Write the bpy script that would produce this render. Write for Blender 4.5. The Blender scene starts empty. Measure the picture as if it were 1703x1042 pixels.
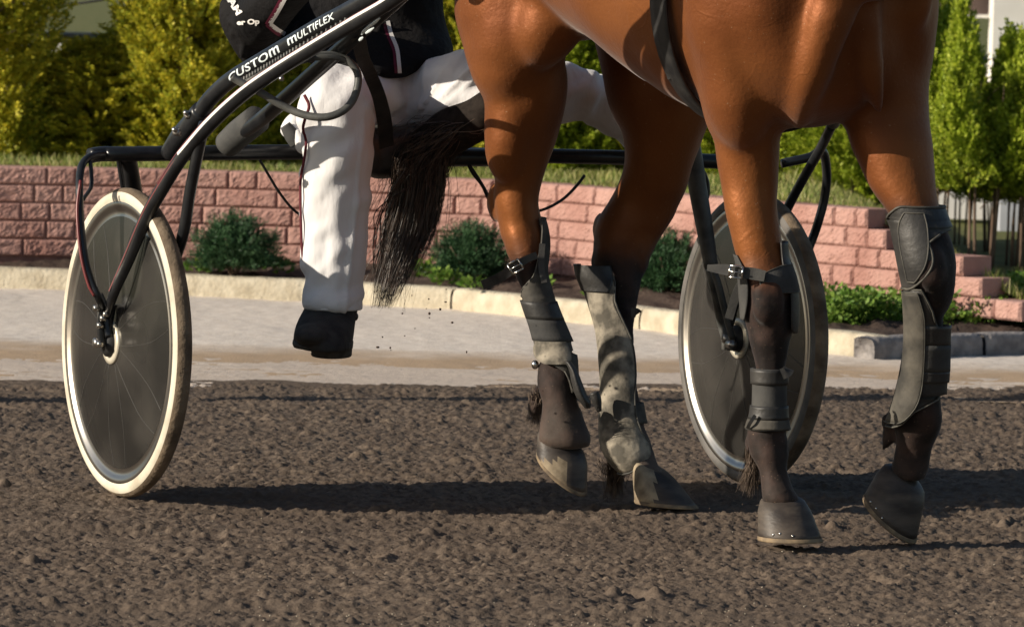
import bpy, math, random
import numpy as np
from mathutils import Vector, Matrix
random.seed(7); rng = np.random.default_rng(7)
S = bpy.context.scene
# ---------------------------------------------------------------- camera, sky, sun
FPX, CX, CY = 9600.0, 851.5, 521.0
PITCH, ROLL, CAMH = math.atan(607/9600), math.radians(1.45), 1.2
r0, u0, Fv = Vector((1,0,0)), Vector((0,math.sin(PITCH),math.cos(PITCH))), Vector((0,math.cos(PITCH),-math.sin(PITCH)))
Rv = r0*math.cos(ROLL)+u0*math.sin(ROLL); Uv = u0*math.cos(ROLL)-r0*math.sin(ROLL)
cam = bpy.data.cameras.new('camera'); camo = bpy.data.objects.new('camera', cam); S.collection.objects.link(camo)
camo.matrix_world = Matrix(((Rv.x,Uv.x,-Fv.x,0),(Rv.y,Uv.y,-Fv.y,0),(Rv.z,Uv.z,-Fv.z,CAMH),(0,0,0,1)))
cam.sensor_width = 36; cam.lens = 36*FPX/1703; cam.clip_end = 3000; cam.clip_start = .5
cam.dof.use_dof = True; cam.dof.focus_distance = 12.15; cam.dof.aperture_fstop = 15
S.camera = camo
SUN_EL, SUN_AZ = math.radians(20.5), math.radians(20)      # azimuth: from the left, this much towards the camera
sv = Vector((-math.cos(SUN_EL)*math.cos(SUN_AZ), -math.cos(SUN_EL)*math.sin(SUN_AZ), math.sin(SUN_EL)))
w = bpy.data.worlds.new('World'); S.world = w; w.use_nodes = True
nt = w.node_tree; bg = nt.nodes['Background']
sky = nt.nodes.new('ShaderNodeTexSky'); sky.sky_type = 'NISHITA'; sky.sun_disc = False
sky.sun_elevation = SUN_EL; sky.sun_rotation = math.atan2(sv.x, sv.y)
nt.links.new(sky.outputs[0], bg.inputs[0]); bg.inputs[1].default_value = 0.07
sl = bpy.data.lights.new('sun', 'SUN'); sl.energy = 4.9; sl.angle = math.radians(.5); sl.color = (1,.89,.74)
so = bpy.data.objects.new('sun', sl); S.collection.objects.link(so); so.rotation_euler = sv.to_track_quat('Z','Y').to_euler()
S.view_settings.view_transform = 'Standard'; S.view_settings.look = 'None'; S.view_settings.gamma = 1
S.view_settings.exposure = 0.32
S.render.engine = 'CYCLES'
# ---------------------------------------------------------------- helpers
C = S.collection
CAM = np.array((0,0,CAMH)); Fn, Rn, Un = np.array(Fv), np.array(Rv), np.array(Uv)
def P(px, py, D):
    v = Fn + (px-CX)/FPX*Rn + (CY-py)/FPX*Un
    return CAM + v*(D/v[1])
def G(px, py, z=0.0):
    v = Fn + (px-CX)/FPX*Rn + (CY-py)/FPX*Un
    return CAM + v*((z-CAMH)/v[2])
def nrm(v): v = np.asarray(v, float); return v/(np.linalg.norm(v)+1e-12)
def finish(o, mat=None, parent=None, smooth=True):
    C.objects.link(o)
    if mat: o.data.materials.append(mat) if not isinstance(mat,(list,tuple)) else [o.data.materials.append(m) for m in mat]
    if parent: o.parent = parent
    if smooth: o.data.polygons.foreach_set('use_smooth', [True]*len(o.data.polygons))
    return o
def mesh(name, V, F, mat=None, parent=None, smooth=True, mi=None):
    me = bpy.data.meshes.new(name)
    if isinstance(F, np.ndarray):
        n, k = F.shape
        me.vertices.add(len(V)); me.vertices.foreach_set('co', np.asarray(V, np.float32).ravel())
        me.loops.add(n*k); me.loops.foreach_set('vertex_index', F.astype(np.int32).ravel())
        me.polygons.add(n); me.polygons.foreach_set('loop_start', np.arange(0, n*k, k, dtype=np.int32))
        try: me.polygons.foreach_set('loop_total', np.full(n, k, np.int32))
        except Exception: pass
        me.update(calc_edges=True)
    else:
        me.from_pydata([tuple(map(float, v)) for v in V], [], [tuple(map(int, f)) for f in F]); me.update()
    if mi is not None: me.polygons.foreach_set('material_index', np.asarray(mi, np.int32))
    return finish(bpy.data.objects.new(name, me), mat, parent, smooth)
def tag(o, label=None, cat=None, group=None, kind=None):
    if label: o['label'] = label
    if cat: o['category'] = cat
    if group: o['group'] = group
    if kind: o['kind'] = kind
    return o
def empty(name, loc, label, cat, group=None):
    o = bpy.data.objects.new(name, None); C.objects.link(o); o.empty_display_size = .1
    o.location = loc; return tag(o, label, cat, group)
def adopt(o, root):           # parent keeping world place
    o.parent = root; o.matrix_parent_inverse = Matrix.Translation(-Vector(root.location)); return o
class MB:                      # collects shapes into one mesh
    def __init__(s): s.V = []; s.F = []; s.M = []; s.m = 0
    def add(s, V, F):
        b = len(s.V); s.V += [np.asarray(v, float) for v in V]; s.F += [tuple(i+b for i in f) for f in F]; s.M += [s.m]*len(F)
    def build(s, name, mat, parent=None, smooth=True, root=None):
        o = mesh(name, s.V, s.F, mat, None, smooth, s.M if isinstance(mat,(list,tuple)) else None)
        if parent is not None: adopt(o, parent) if parent.type=='EMPTY' else setp(o, parent)
        return o
def setp(o, par): o.parent = par; return o      # a sub-part: its part already sits at the world origin
def grid_faces(n, m, close_m=True, flip=False):
    F = []
    for i in range(n-1):
        for j in range(m if close_m else m-1):
            a, b, c, d = i*m+j, i*m+(j+1)%m, (i+1)*m+(j+1)%m, (i+1)*m+j
            F.append((a,d,c,b) if flip else (a,b,c,d))
    return F
def rings(mb, R, caps=True):   # R: list of rings of equal length
    n, m = len(R), len(R[0]); V = [v for r in R for v in r]; F = grid_faces(n, m)
    if caps:
        V.append(np.mean(R[0],0)); V.append(np.mean(R[-1],0)); k = n*m
        for j in range(m): F.append((k, (j+1)%m, j)); F.append((k+1, (n-1)*m+j, (n-1)*m+(j+1)%m))
    mb.add(V, F)
def cr(P_, n=6):               # catmull-rom resample of rows
    P_ = np.asarray(P_, float)
    if len(P_) < 3: return np.array([P_[0]+(P_[-1]-P_[0])*t for t in np.linspace(0,1,n+1)])
    Q = np.vstack([2*P_[0]-P_[1], P_, 2*P_[-1]-P_[-2]]); out = []
    for i in range(1, len(Q)-2):
        for t in np.linspace(0,1,n,endpoint=False):
            a,b,c,d = Q[i-1],Q[i],Q[i+1],Q[i+2]
            out.append(.5*((2*b)+(c-a)*t+(2*a-5*b+4*c-d)*t*t+(3*b-a-3*c+d)*t**3))
    out.append(Q[-2]); return np.array(out)
def tube(mb, pts, rad, m=14, n=6, flat=1.0, world=False, caps=True):
    W = np.array([p if world else P(*p[:3]) for p in pts]); rad = np.full(len(W), rad) if np.isscalar(rad) else np.array(rad, float)
    Q = cr(np.hstack([W, rad[:,None]]), n); pos, rr = Q[:,:3], np.maximum(Q[:,3], 1e-4)
    T = np.gradient(pos, axis=0); T /= np.linalg.norm(T,axis=1)[:,None]+1e-12
    ref = np.array((0,-1,0)) if abs(T[0][1]) < .8 else np.array((0,0,1)); R = []
    b = nrm(ref-T[0]*ref.dot(T[0]))
    for p, t, q in zip(pos, T, rr):
        b = nrm(b-t*b.dot(t)); a = np.cross(t, b)
        R.append([p+q*(math.cos(x)*a+flat*math.sin(x)*b) for x in np.linspace(0,2*math.pi,m,endpoint=False)])
    rings(mb, R, caps)
def rowloft(rows, n=5, m=28, grow=0.0):
    """rows (y, xL, xR, D, dh): horizontal rings whose outline in the photo is xL..xR, dh = half depth in m"""
    Q = cr(rows, n); R = []
    for y, xl, xr, D, dh in Q:
        c = P((xl+xr)/2, y, D); hw = max((xr-xl)/2*D/FPX, .001)+grow
        R.append([c+np.array((hw*math.cos(t), -(dh+grow)*math.sin(t), 0)) for t in np.linspace(0,2*math.pi,m,endpoint=False)])
    return R
def ell(mb, c, rx, ry, rz, rot=None, n=12, m=20):
    R = []
    M = np.array(rot) if rot is not None else np.eye(3)
    for i in range(1, n):
        f = math.pi*i/n
        R.append([np.asarray(c)+M@np.array((rx*math.sin(f)*math.cos(t), ry*math.sin(f)*math.sin(t), rz*math.cos(f))) for t in np.linspace(0,2*math.pi,m,endpoint=False)])
    rings(mb, R[::-1])
def box(mb, c, ax, ay, az, s):   # centre, unit axes, half sizes
    c = np.asarray(c, float); V = []
    for i in (-1,1):
        for j in (-1,1):
            for k in (-1,1): V.append(c+np.asarray(ax)*i*s[0]+np.asarray(ay)*j*s[1]+np.asarray(az)*k*s[2])
    mb.add(V, [(0,1,3,2),(4,6,7,5),(0,4,5,1),(2,3,7,6),(0,2,6,4),(1,5,7,3)])
def cyl(mb, a, b, r, m=20, r2=None):
    tube(mb, [a, b], [r, r2 if r2 is not None else r], m=m, n=1, world=True)
def evaluate(o, name, mat, mods, smooth=True):
    for k, kw in mods:
        md = o.modifiers.new(k, k)
        for a, v in kw.items(): setattr(md, a, v)
    dg = bpy.context.evaluated_depsgraph_get(); dg.update()
    me = bpy.data.meshes.new_from_object(o.evaluated_get(dg)); bpy.data.objects.remove(o)
    me.name = name; me.materials.clear(); return finish(bpy.data.objects.new(name, me), mat, None, smooth)
def fuse(mb, name, mat, vox=.008, smooth=6, extra=()):
    o = mesh('tmp', mb.V, mb.F)
    return evaluate(o, name, mat, [('REMESH', dict(mode='VOXEL', voxel_size=vox)), ('SMOOTH', dict(factor=.5, iterations=smooth))]+list(extra))
def relax(o, iters, wfn):       # Laplacian smoothing with a weight per vertex
    me = o.data; n = len(me.vertices); co = np.empty(n*3); me.vertices.foreach_get('co', co); co = co.reshape(-1,3)
    e = np.empty(len(me.edges)*2, np.int32); me.edges.foreach_get('vertices', e); e = e.reshape(-1,2); i = np.concatenate([e[:,0],e[:,1]]); j = np.concatenate([e[:,1],e[:,0]])
    deg = np.maximum(np.bincount(i, minlength=n),1)[:,None]; w_ = wfn(co)[:,None]
    for _ in range(iters):
        av = np.stack([np.bincount(i, weights=co[j,k], minlength=n) for k in range(3)],1)/deg; co = co+(av-co)*w_
    me.vertices.foreach_set('co', co.astype(np.float32).ravel()); me.update()
# numpy noise
def vnoise(x, y, seed=0):
    xi, yi = np.floor(x).astype(np.int64), np.floor(y).astype(np.int64); xf, yf = x-xi, y-yi
    def h(a, b):
        n = (a*374761393+b*668265263+seed*1442695041) & 0xffffffff; n = ((n ^ (n >> 13))*1274126177) & 0xffffffff
        return ((n ^ (n >> 16)) & 0xffff)/65535.
    u, v = xf*xf*(3-2*xf), yf*yf*(3-2*yf)
    return (h(xi,yi)*(1-u)+h(xi+1,yi)*u)*(1-v)+(h(xi,yi+1)*(1-u)+h(xi+1,yi+1)*u)*v
# ---------------------------------------------------------------- materials
def mat(name, c1, c2=None, rough=.8, scale=8, spec=.3, metal=0, bump=0, bscale=40, bdist=.01, coat=0, detail=6, stretch=None, lo=.35, hi=.65, extra=None, sheen=0):
    m = bpy.data.materials.new(name); m.use_nodes = True; N = m.node_tree; L = N.links; b = N.nodes['Principled BSDF']
    b.inputs['Roughness'].default_value = rough; b.inputs['Metallic'].default_value = metal
    b.inputs['Specular IOR Level'].default_value = spec; b.inputs['Coat Weight'].default_value = coat
    b.inputs['Sheen Weight'].default_value = sheen
    tc = N.nodes.new('ShaderNodeTexCoord'); vec = tc.outputs['Object']
    if stretch:
        mp = N.nodes.new('ShaderNodeMapping'); mp.inputs['Scale'].default_value = stretch; L.new(vec, mp.inputs[0]); vec = mp.outputs[0]
    if c2 is None: b.inputs['Base Color'].default_value = (*c1,1); col = None
    else:
        nz = N.nodes.new('ShaderNodeTexNoise'); nz.inputs['Scale'].default_value = scale; nz.inputs['Detail'].default_value = detail; L.new(vec, nz.inputs[0])
        mr = N.nodes.new('ShaderNodeMapRange'); mr.inputs[1].default_value = lo; mr.inputs[2].default_value = hi; L.new(nz.outputs[0], mr.inputs[0])
        mx = N.nodes.new('ShaderNodeMix'); mx.data_type = 'RGBA'; mx.inputs[6].default_value = (*c1,1); mx.inputs[7].default_value = (*c2,1)
        L.new(mr.outputs[0], mx.inputs[0]); L.new(mx.outputs[2], b.inputs['Base Color'])
    if bump:
        n2 = N.nodes.new('ShaderNodeTexNoise'); n2.inputs['Scale'].default_value = bscale; n2.inputs['Detail'].default_value = 8; L.new(vec, n2.inputs[0])
        bp = N.nodes.new('ShaderNodeBump'); bp.inputs['Strength'].default_value = bump; bp.inputs['Distance'].default_value = bdist
        L.new(n2.outputs[0], bp.inputs['Height']); L.new(bp.outputs[0], b.inputs['Normal'])
    if extra: extra(m, N, L, b, vec)
    return m
def leafmat(name, c1, c2, c3, scale=6, rough=.55, trans=.25):
    m = mat(name, c1, c2, rough=rough, scale=scale, spec=.35, lo=.4, hi=.6)
    N = m.node_tree; L = N.links; b = N.nodes['Principled BSDF']; src = b.inputs['Base Color'].links[0].from_socket
    gi = N.nodes.new('ShaderNodeNewGeometry'); mx = N.nodes.new('ShaderNodeMix'); mx.data_type = 'RGBA'; mx.inputs[7].default_value = (*c3,1)
    mr = N.nodes.new('ShaderNodeMapRange'); mr.inputs[1].default_value = .35; L.new(gi.outputs['Random Per Island'], mr.inputs[0]); L.new(mr.outputs[0], mx.inputs[0]); L.new(src, mx.inputs[6]); L.new(mx.outputs[2], b.inputs['Base Color'])
    tr = N.nodes.new('ShaderNodeBsdfTranslucent'); L.new(mx.outputs[2], tr.inputs[0]); ms = N.nodes.new('ShaderNodeMixShader'); ms.inputs[0].default_value = trans
    out = N.nodes['Material Output']; L.new(b.outputs[0], ms.inputs[1]); L.new(tr.outputs[0], ms.inputs[2]); L.new(ms.outputs[0], out.inputs[0]); return m
# ---------------------------------------------------------------- the setting: track, sand strip, bed, lawn
def dirt_mat(name, c1, c2, c3, bs=160, bump=.6):
    def ex(m, N, L, b, vec):
        n = N.nodes.new('ShaderNodeTexNoise'); n.inputs['Scale'].default_value = 1.3; n.inputs['Detail'].default_value = 4; L.new(vec, n.inputs[0])
        mr = N.nodes.new('ShaderNodeMapRange'); mr.inputs[1].default_value = .4; mr.inputs[2].default_value = .7; L.new(n.outputs[0], mr.inputs[0])
        mx = N.nodes.new('ShaderNodeMix'); mx.data_type = 'RGBA'; mx.inputs[7].default_value = (*c3,1)
        L.new(b.inputs['Base Color'].links[0].from_socket, mx.inputs[6]); L.new(mr.outputs[0], mx.inputs[0]); L.new(mx.outputs[2], b.inputs['Base Color'])
    return mat(name, c1, c2, rough=.95, spec=.15, scale=45, bump=bump, bscale=bs, bdist=.004, extra=ex)
M_track = dirt_mat('track_dirt', (.080,.059,.045), (.175,.134,.10), (.115,.087,.066))
M_sand = dirt_mat('strip_sand', (.46,.38,.31), (.60,.52,.44), (.52,.44,.37), 220, .5)
M_soil = dirt_mat('bed_soil', (.05,.035,.028), (.10,.07,.055), (.07,.05,.04), 90, 1)
M_lawn = mat('lawn_ground', (.08,.10,.02), (.16,.15,.05), scale=14, rough=.95)
def edge_y(x):                                   # far edge of the raked track
    a, b = G(0,622), G(1703,633); return a[1]+(x-a[0])*(b[1]-a[1])/(b[0]-a[0])+.03*np.sin(x*5)+.015*np.sin(x*17+1)
X = np.arange(-2.3, 2.3, .0055); Y = np.concatenate([np.arange(9.2, 11.5, .006), np.arange(11.5, 16.9, .009)])
XX, YY = np.meshgrid(X, Y)
Z = .012*(vnoise(XX*2.2, YY*2.6, 1)-.5) + .010*(vnoise(XX*9, YY*10, 2)-.5) + .004*(vnoise(XX*45, YY*45, 3)-.5)+.0035*(vnoise(XX*110, YY*90, 4)-.5)
Z += .007*(vnoise(XX*1.6, YY*20, 5)-.5)+.004*np.sin(YY*44+2*vnoise(XX*1.2,YY*3,6))*vnoise(XX*.8,YY*2,7)
H = np.zeros_like(Z)
def stamp(Hm, n, rmin, rmax, pw, seed):
    g = np.random.default_rng(seed); cx = g.uniform(X[0], X[-1], n); cy = g.uniform(Y[0], Y[-1], n); rr = rmin+(rmax-rmin)*g.random(n)**pw
    dens = vnoise(cx*3.1, cy*3.7, 8); keep = dens > .2*g.random(n); asp = g.uniform(.75,1.35,n); hh = g.uniform(.45,.85,n)
    for x, y, r, a, h in zip(cx[keep], cy[keep], rr[keep], asp[keep], hh[keep]):
        i0, i1 = np.searchsorted(X, (x-r*1.4, x+r*1.4)); j0, j1 = np.searchsorted(Y, (y-r*1.4, y+r*1.4))
        if i1-i0 < 1 or j1-j0 < 1: continue
        dx = (X[i0:i1]-x)/(r*a); dy = (Y[j0:j1]-y)/(r/a); q = 1-dx[None,:]**2-dy[:,None]**2
        np.maximum(Hm[j0:j1,i0:i1], r*h*np.sqrt(np.clip(q,0,1)), out=Hm[j0:j1,i0:i1])
stamp(H, 190000, .0030, .0078, 1.2, 1); stamp(H, 10000, .006, .0115, 2, 3); stamp(H, 450, .010, .018, 2.5, 2)
tr = np.clip((edge_y(XX)-YY)/.34, 0, 1); tr = tr*tr*(3-2*tr)           # clods thin out onto the strip
Z = Z*(.3+.7*tr)+H*(tr*1.12+.04)
hole = vnoise(XX*1.6+3, YY*4+5, 11); Z -= .014*np.clip(hole-.72,0,1)/.28*tr
lane = np.clip((YY-16.1)/.6,0,1)
Z -= .012                                          # mean level of the clods near zero
for (px,py,L_,rr_) in ((612,905,.10,.02),(1585,846,.2,.03),(800,870,.2,.03),(160,985,.3,.05)):   # scuffs left by hooves
    c = G(px,py); q = ((XX-c[0])/L_)**2+((YY-c[1])/(rr_*6))**2; Z -= .014*np.exp(-q*2)
for (px,py,r1,a0,a1) in ((560,915,.075,-1.2,1.4),(1010,985,.07,-1.0,1.6),(300,880,.07,-2.6,.4),(1420,960,.07,-1.4,1.2)):   # hoof prints
    c = G(px,py); rr = np.hypot(XX-c[0], (YY-c[1])*.85); an = np.arctan2(YY-c[1], XX-c[0]); m_ = (an > a0)&(an < a1); Z += m_*(-.011*np.exp(-((rr-r1)/.014)**2)+.006*np.exp(-((rr-r1-.03)/.014)**2))
V = np.stack([XX.ravel(), YY.ravel(), Z.ravel()], 1); ny, nx = XX.shape
ii = (np.arange(ny-1)[:,None]*nx+np.arange(nx-1)[None,:]).ravel(); F = np.stack([ii, ii+1, ii+nx+1, ii+nx],1)
cy_ = V[F].mean(1); isand = (cy_[:,1] > edge_y(cy_[:,0])-.30*vnoise(cy_[:,0]*24, cy_[:,1]*24, 4)*vnoise(cy_[:,0]*3, cy_[:,1]*9, 14)*1.6).astype(np.int32)
tag(mesh('track', V, F, [M_track, M_sand], None, True, isand), kind='structure')
def sheet(name, pts, m):
    return tag(mesh(name, pts, [tuple(range(len(pts)))], m, smooth=False), kind='structure')
sheet('ground', [(-400,-200,-.06),(400,-200,-.06),(400,600,-.06),(-400,600,-.06)], M_lawn)
sheet('track_near', [(-40,-4,-.004),(40,-4,-.004),(40,9.22,-.004),(-40,9.22,-.004)], M_track)
sheet('track_side', [(-40,9.22,-.006),(-2.29,9.22,-.006),(-2.29,15.9,-.006),(-40,15.9,-.006)], M_track)
sheet('track_side', [(2.29,9.22,-.006),(40,9.22,-.006),(40,16.4,-.006),(2.29,16.4,-.006)], M_track)
# kerb line on the ground (bottom of the kerb's face)
kpx = [(-2700,430),(-1700,443),(-900,455),(-400,463),(0,476),(330,489),(600,502),(800,516),(1060,545),(1240,567),(1450,594),(1700,586),(2300,575)]
K = cr([G(*p)[:2] for p in kpx], 8)
def off(poly, d):            # shift a polyline away from the camera side
    T = np.gradient(poly, axis=0); T /= np.linalg.norm(T,axis=1)[:,None]; return poly+np.stack([-T[:,1], T[:,0]],1)*d
# strip between track and kerb: fine relief
nU = 700; sx = np.linspace(-8, 7, nU); kx = np.interp(sx, K[:,0], K[:,1]); rowsY = np.linspace(0,1,150)
XX = np.repeat(sx[None,:],150,0); y0s = 15.85+.02*sx; YY = y0s[None,:]+(kx+.05-y0s)[None,:]*rowsY[:,None]
Z = .006*(vnoise(XX*5,YY*3,21)-.5)+.003*(vnoise(XX*40,YY*30,22)-.5)+.002*(vnoise(XX*110,YY*60,23)-.5)-.006
Z -= .009*np.clip((16.9-YY)/.5,0,1)
V = np.stack([XX.ravel(),YY.ravel(),Z.ravel()],1); ny, nx = XX.shape; ii = (np.arange(ny-1)[:,None]*nx+np.arange(nx-1)[None,:]).ravel()
def sandex(m, N, L, b, vec):           # loose darker dirt thrown onto the near part, smoother grey further back
    sp = N.nodes.new('ShaderNodeSeparateXYZ'); L.new(vec, sp.inputs[0]); n = N.nodes.new('ShaderNodeTexNoise'); n.inputs['Scale'].default_value = 2.2; n.inputs['Detail'].default_value = 7; L.new(vec, n.inputs[0])
    ad = N.nodes.new('ShaderNodeMath'); ad.operation = 'MULTIPLY_ADD'; ad.inputs[1].default_value = -1.1; L.new(n.outputs[0], ad.inputs[0]); L.new(sp.outputs[1], ad.inputs[2])
    mr = N.nodes.new('ShaderNodeMapRange'); mr.inputs[1].default_value = 16.25; mr.inputs[2].default_value = 16.75; L.new(ad.outputs[0], mr.inputs[0])
    mx = N.nodes.new('ShaderNodeMix'); mx.data_type = 'RGBA'; mx.inputs[6].default_value = (.42,.31,.21,1); L.new(b.inputs['Base Color'].links[0].from_socket, mx.inputs[7]); L.new(mr.outputs[0], mx.inputs[0]); L.new(mx.outputs[2], b.inputs['Base Color'])
M_strip = mat('strip_gravel', (.60,.53,.46), (.74,.67,.59), rough=.95, spec=.1, scale=30, bump=.5, bscale=150, bdist=.004, extra=sandex)
tag(mesh('path', V, np.stack([ii,ii+1,ii+nx+1,ii+nx],1), M_strip), kind='structure')
# kerb: cream stones, then grey ones past the bend
def kerb(name, a, b, h, m, seed, label, group, wd=.09):
    T = nrm((b-a)); n = np.array((-T[1],T[0])); mb = MB(); L_ = np.linalg.norm(b-a); ns = max(int(L_/.012),6); g = seed*13.7
    prof = [(0.006,-.03),(0,.01),(0,h*.3),(0.001,h*.62),(.006,h*.88),(.018,h*.985),(.035,h),(wd*.7,h),(wd,h-.004),(wd,-.03)]
    R = []
    for i in range(ns+1):
        t = i/ns; e = min(t, 1-t)*L_; inset = .006*max(0,1-e/.012)**2; ring = []
        for q,(u, z) in enumerate(prof):
            r_ = .005*(vnoise(np.array(t*L_*28+g), np.array(z*40+u*30.),7)-.5)+.006*(vnoise(np.array(t*L_*7+g), np.array(z*9.),9)-.5)
            c = a+(b-a)*t+n*(u+inset+float(r_)); ring.append((c[0],c[1],z-inset+.4*float(r_)))
        R.append(ring)
    F = grid_faces(len(R), len(prof), False); V = [v for r in R for v in r]
    F += [tuple(range(len(prof))), tuple(range((len(R)-1)*len(prof), len(R)*len(prof)))[::-1]]; mb.add(V, F)
    return tag(mb.build(name, m), label, 'kerb', group)
M_kerb = mat('kerb_cream', (.40,.35,.26), (.56,.51,.40), rough=.95, spec=.15, scale=14, bump=.9, bscale=70, bdist=.006)
M_kgrey = mat('kerb_grey', (.16,.15,.15), (.30,.28,.27), rough=.9, scale=22, bump=.8, bscale=60, bdist=.008)
seg = np.linalg.norm(np.diff(K,axis=0),axis=1); cum = np.concatenate([[0],np.cumsum(seg)])
def kat(d): return np.array((np.interp(d,cum,K[:,0]), np.interp(d,cum,K[:,1])))
def kd(px, py): g = G(px,py)[:2]; return cum[np.argmin(np.linalg.norm(K-g,axis=1))]
joints = [kd(-2500,433), kd(-1900,440), kd(-1380,448), kd(-880,455), kd(-420,463), kd(-90,474), kd(128,480), kd(497,497), kd(748,512), kd(1062,545), kd(1448,594)]
labs = ['cream kerb stone at the far left end of the kerb, well outside the frame','second cream kerb stone from the far left end, outside the frame','third cream kerb stone from the far left end, outside the frame','cream kerb stone far left beyond the frame edge', 'cream kerb stone just left of the frame edge', 'cream kerb stone with a grass tuft at its foot on the far left','cream kerb stone behind the near sulky wheel and the first dark bush','cream kerb stone behind the boot and the tail','cream kerb stone between the pair of hind legs','cream kerb stone behind the far sulky wheel, with a tapered end']
for i in range(10): kerb('kerb_stone', kat(joints[i]+.004), kat(joints[i+1]-.004), .066, M_kerb, i, labs[i], 'cream kerb stones in front of the brick wall')
kg = [G(1452,595)[:2], G(1640,588)[:2], G(1760,585)[:2], G(1900,582)[:2]]
for i,l in enumerate(['rough grey kerb stone behind the raised foreleg','weathered grey kerb stone at the right edge of the weeds','grey kerb stone continuing past the right frame edge']):
    kerb('kerb_stone', kg[i]+(kg[i+1]-kg[i])*.02, kg[i+1]-(kg[i+1]-kg[i])*.02, .062, M_kgrey, 20+i, l, 'grey kerb stones past the cream ones')
# planting bed behind the kerb
Kb = off(K, .085); Kf = off(K, 1.0)
wpx = [(-2600,262),(-1700,262),(-1100,264),(-700,268),(-300,272),(0,277),(300,283),(600,292),(820,300),(1000,313),(1200,330),(1440,348),(1700,368)]
W2 = cr([G(x,y,.40)[:2] for x,y in wpx], 8); wc = np.concatenate([[0],np.cumsum(np.linalg.norm(np.diff(W2,axis=0),axis=1))])
def wat(d): return np.array((np.interp(d,wc,W2[:,0]), np.interp(d,wc,W2[:,1])))
def wtan(d): return nrm(wat(d+.02)-wat(d-.02))
def wd_(px, py): g = G(px,py,.40)[:2]; return wc[np.argmin(np.linalg.norm(W2-g,axis=1))]
sx = np.linspace(-7.5, 6, 640); ky = np.interp(sx, Kb[:,0], Kb[:,1])
XX = np.repeat(sx[None,:],90,0); YY = ky[None,:]+np.linspace(0,3.2,90)[:,None]
Z = .052+.03*np.clip((YY-ky[None,:])/.5,0,1)+.022*(vnoise(XX*16,YY*12,31)-.3)+.02*(vnoise(XX*38,YY*26,32)-.5)
V = np.stack([XX.ravel(),YY.ravel(),Z.ravel()],1); ny, nx = XX.shape; ii = (np.arange(ny-1)[:,None]*nx+np.arange(nx-1)[None,:]).ravel()
tag(mesh('bed_soil', V, np.stack([ii,ii+1,ii+nx+1,ii+nx],1), M_soil), kind='structure')
# ---------------------------------------------------------------- brick wall
M_brick = mat('split_face_brick', (.33,.175,.145), (.45,.275,.235), rough=.95, scale=5, bump=.8, bscale=70, bdist=.006, spec=.2, lo=.3, hi=.7)
def brick(mb, a, b, z0, z1, seed, thick=.11):
    T = nrm(b-a); n = np.array((-T[1],T[0])); L_ = np.linalg.norm(b-a); nu, nv = max(int(L_/.007),3), 9
    def pt(u, v, o): c = a+T*u+n*o; return (c[0],c[1],z0+(z1-z0)*v)
    V = []; F = []
    for i in range(nu+1):
        for j in range(nv+1):
            u, v = i/nu, j/nv; e = min(u*L_, (1-u)*L_, v*(z1-z0), (1-v)*(z1-z0))
            rgh = float(vnoise(np.array(u*L_*45+seed*3.1), np.array(v*3.4+seed*1.7), 3))*.004+float(vnoise(np.array(u*L_*150+seed), np.array(v*12.+seed), 5))*.005
            V.append(pt(u*L_, v, .012-min(1,e/.007)*(.004+rgh)))
    F = grid_faces(nu+1, nv+1, False)
    k = len(V); V += [pt(0,0,thick),pt(L_,0,thick),pt(0,1,thick),pt(L_,1,thick)]
    top = [i*(nv+1)+nv for i in range(nu+1)]; bot = [i*(nv+1) for i in range(nu+1)]
    F += [tuple(top+[k+3,k+2]), tuple(bot[::-1]+[k,k+1]), tuple([0]+[k,k+2]+list(range(nv,0,-1))), tuple(list(range(nu*(nv+1),nu*(nv+1)+nv+1))+[k+3,k+1]), (k,k+1,k+3,k+2)]
    mb.add(V, F)
wall = MB(); ends = [wd_(1440,348), wd_(1484,351), wd_(1600,360), wd_(1645,364), wd_(1690,367)]
rb = random.Random(5)
for c in range(5):
    z1 = .40-.0625*c; z0 = z1-.0595; d = .05*c+rb.random()*.1; last = .21; k = 0
    while d < ends[c]-.04:
        L_ = rb.choice((.21,.215,.10,.10)) if last > .15 else .215; last = L_
        e = min(d+L_, ends[c])
        if ends[c]-e < .05: e = ends[c]
        brick(wall, wat(d+.0018), wat(e-.0018), z0, z1, rb.random()*50, .13); d = e
o = wall.build('brick_wall', M_brick, smooth=False); tag(o, 'low pink split-face brick retaining wall stepping down at its right end', 'wall')
bk = MB(); R_ = []
for d in np.linspace(.02, ends[0]-.01, 60):
    c = wat(d); t = wtan(d); n = np.array((-t[1],t[0])); R_.append([(*(c+n*.016),.0),(*(c+n*.016),.393),(*(c+n*.12),.393),(*(c+n*.12),.0)])
rings(bk, R_); o2 = bk.build('mortar', mat('mortar', (.16,.085,.07), (.24,.13,.11), scale=20), smooth=False); setp(o2, o)
# lawn terrace behind the wall, falling away to the right of it
wx = W2[:,0]; xe = wat(ends[0])[0]
sx = np.linspace(-9, 14, 240); wy = np.interp(sx, wx, W2[:,1]); XX = np.repeat(sx[None,:],90,0); vv = np.linspace(0,1,90)**1.6
YY = (wy+.125)[None,:]+(60-wy)[None,:]*vv[:,None]
def lawn_z(x, y):
    wyy = np.interp(x, wx, W2[:,1])+.1; f = np.clip((x-xe+.1)/.75,0,1); f = f*f*(3-2*f)
    return .385+.02*(vnoise(np.asarray(x)*2.,np.asarray(y)*2.,41)-.5)-f*.29*np.exp(-np.maximum(y-wyy-6,0)/3)
Z = lawn_z(XX, YY)
V = np.stack([XX.ravel(),YY.ravel(),Z.ravel()],1); ny, nx = XX.shape; ii = (np.arange(ny-1)[:,None]*nx+np.arange(nx-1)[None,:]).ravel()
tag(mesh('lawn', V, np.stack([ii,ii+1,ii+nx+1,ii+nx],1), M_lawn), kind='structure')
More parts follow.
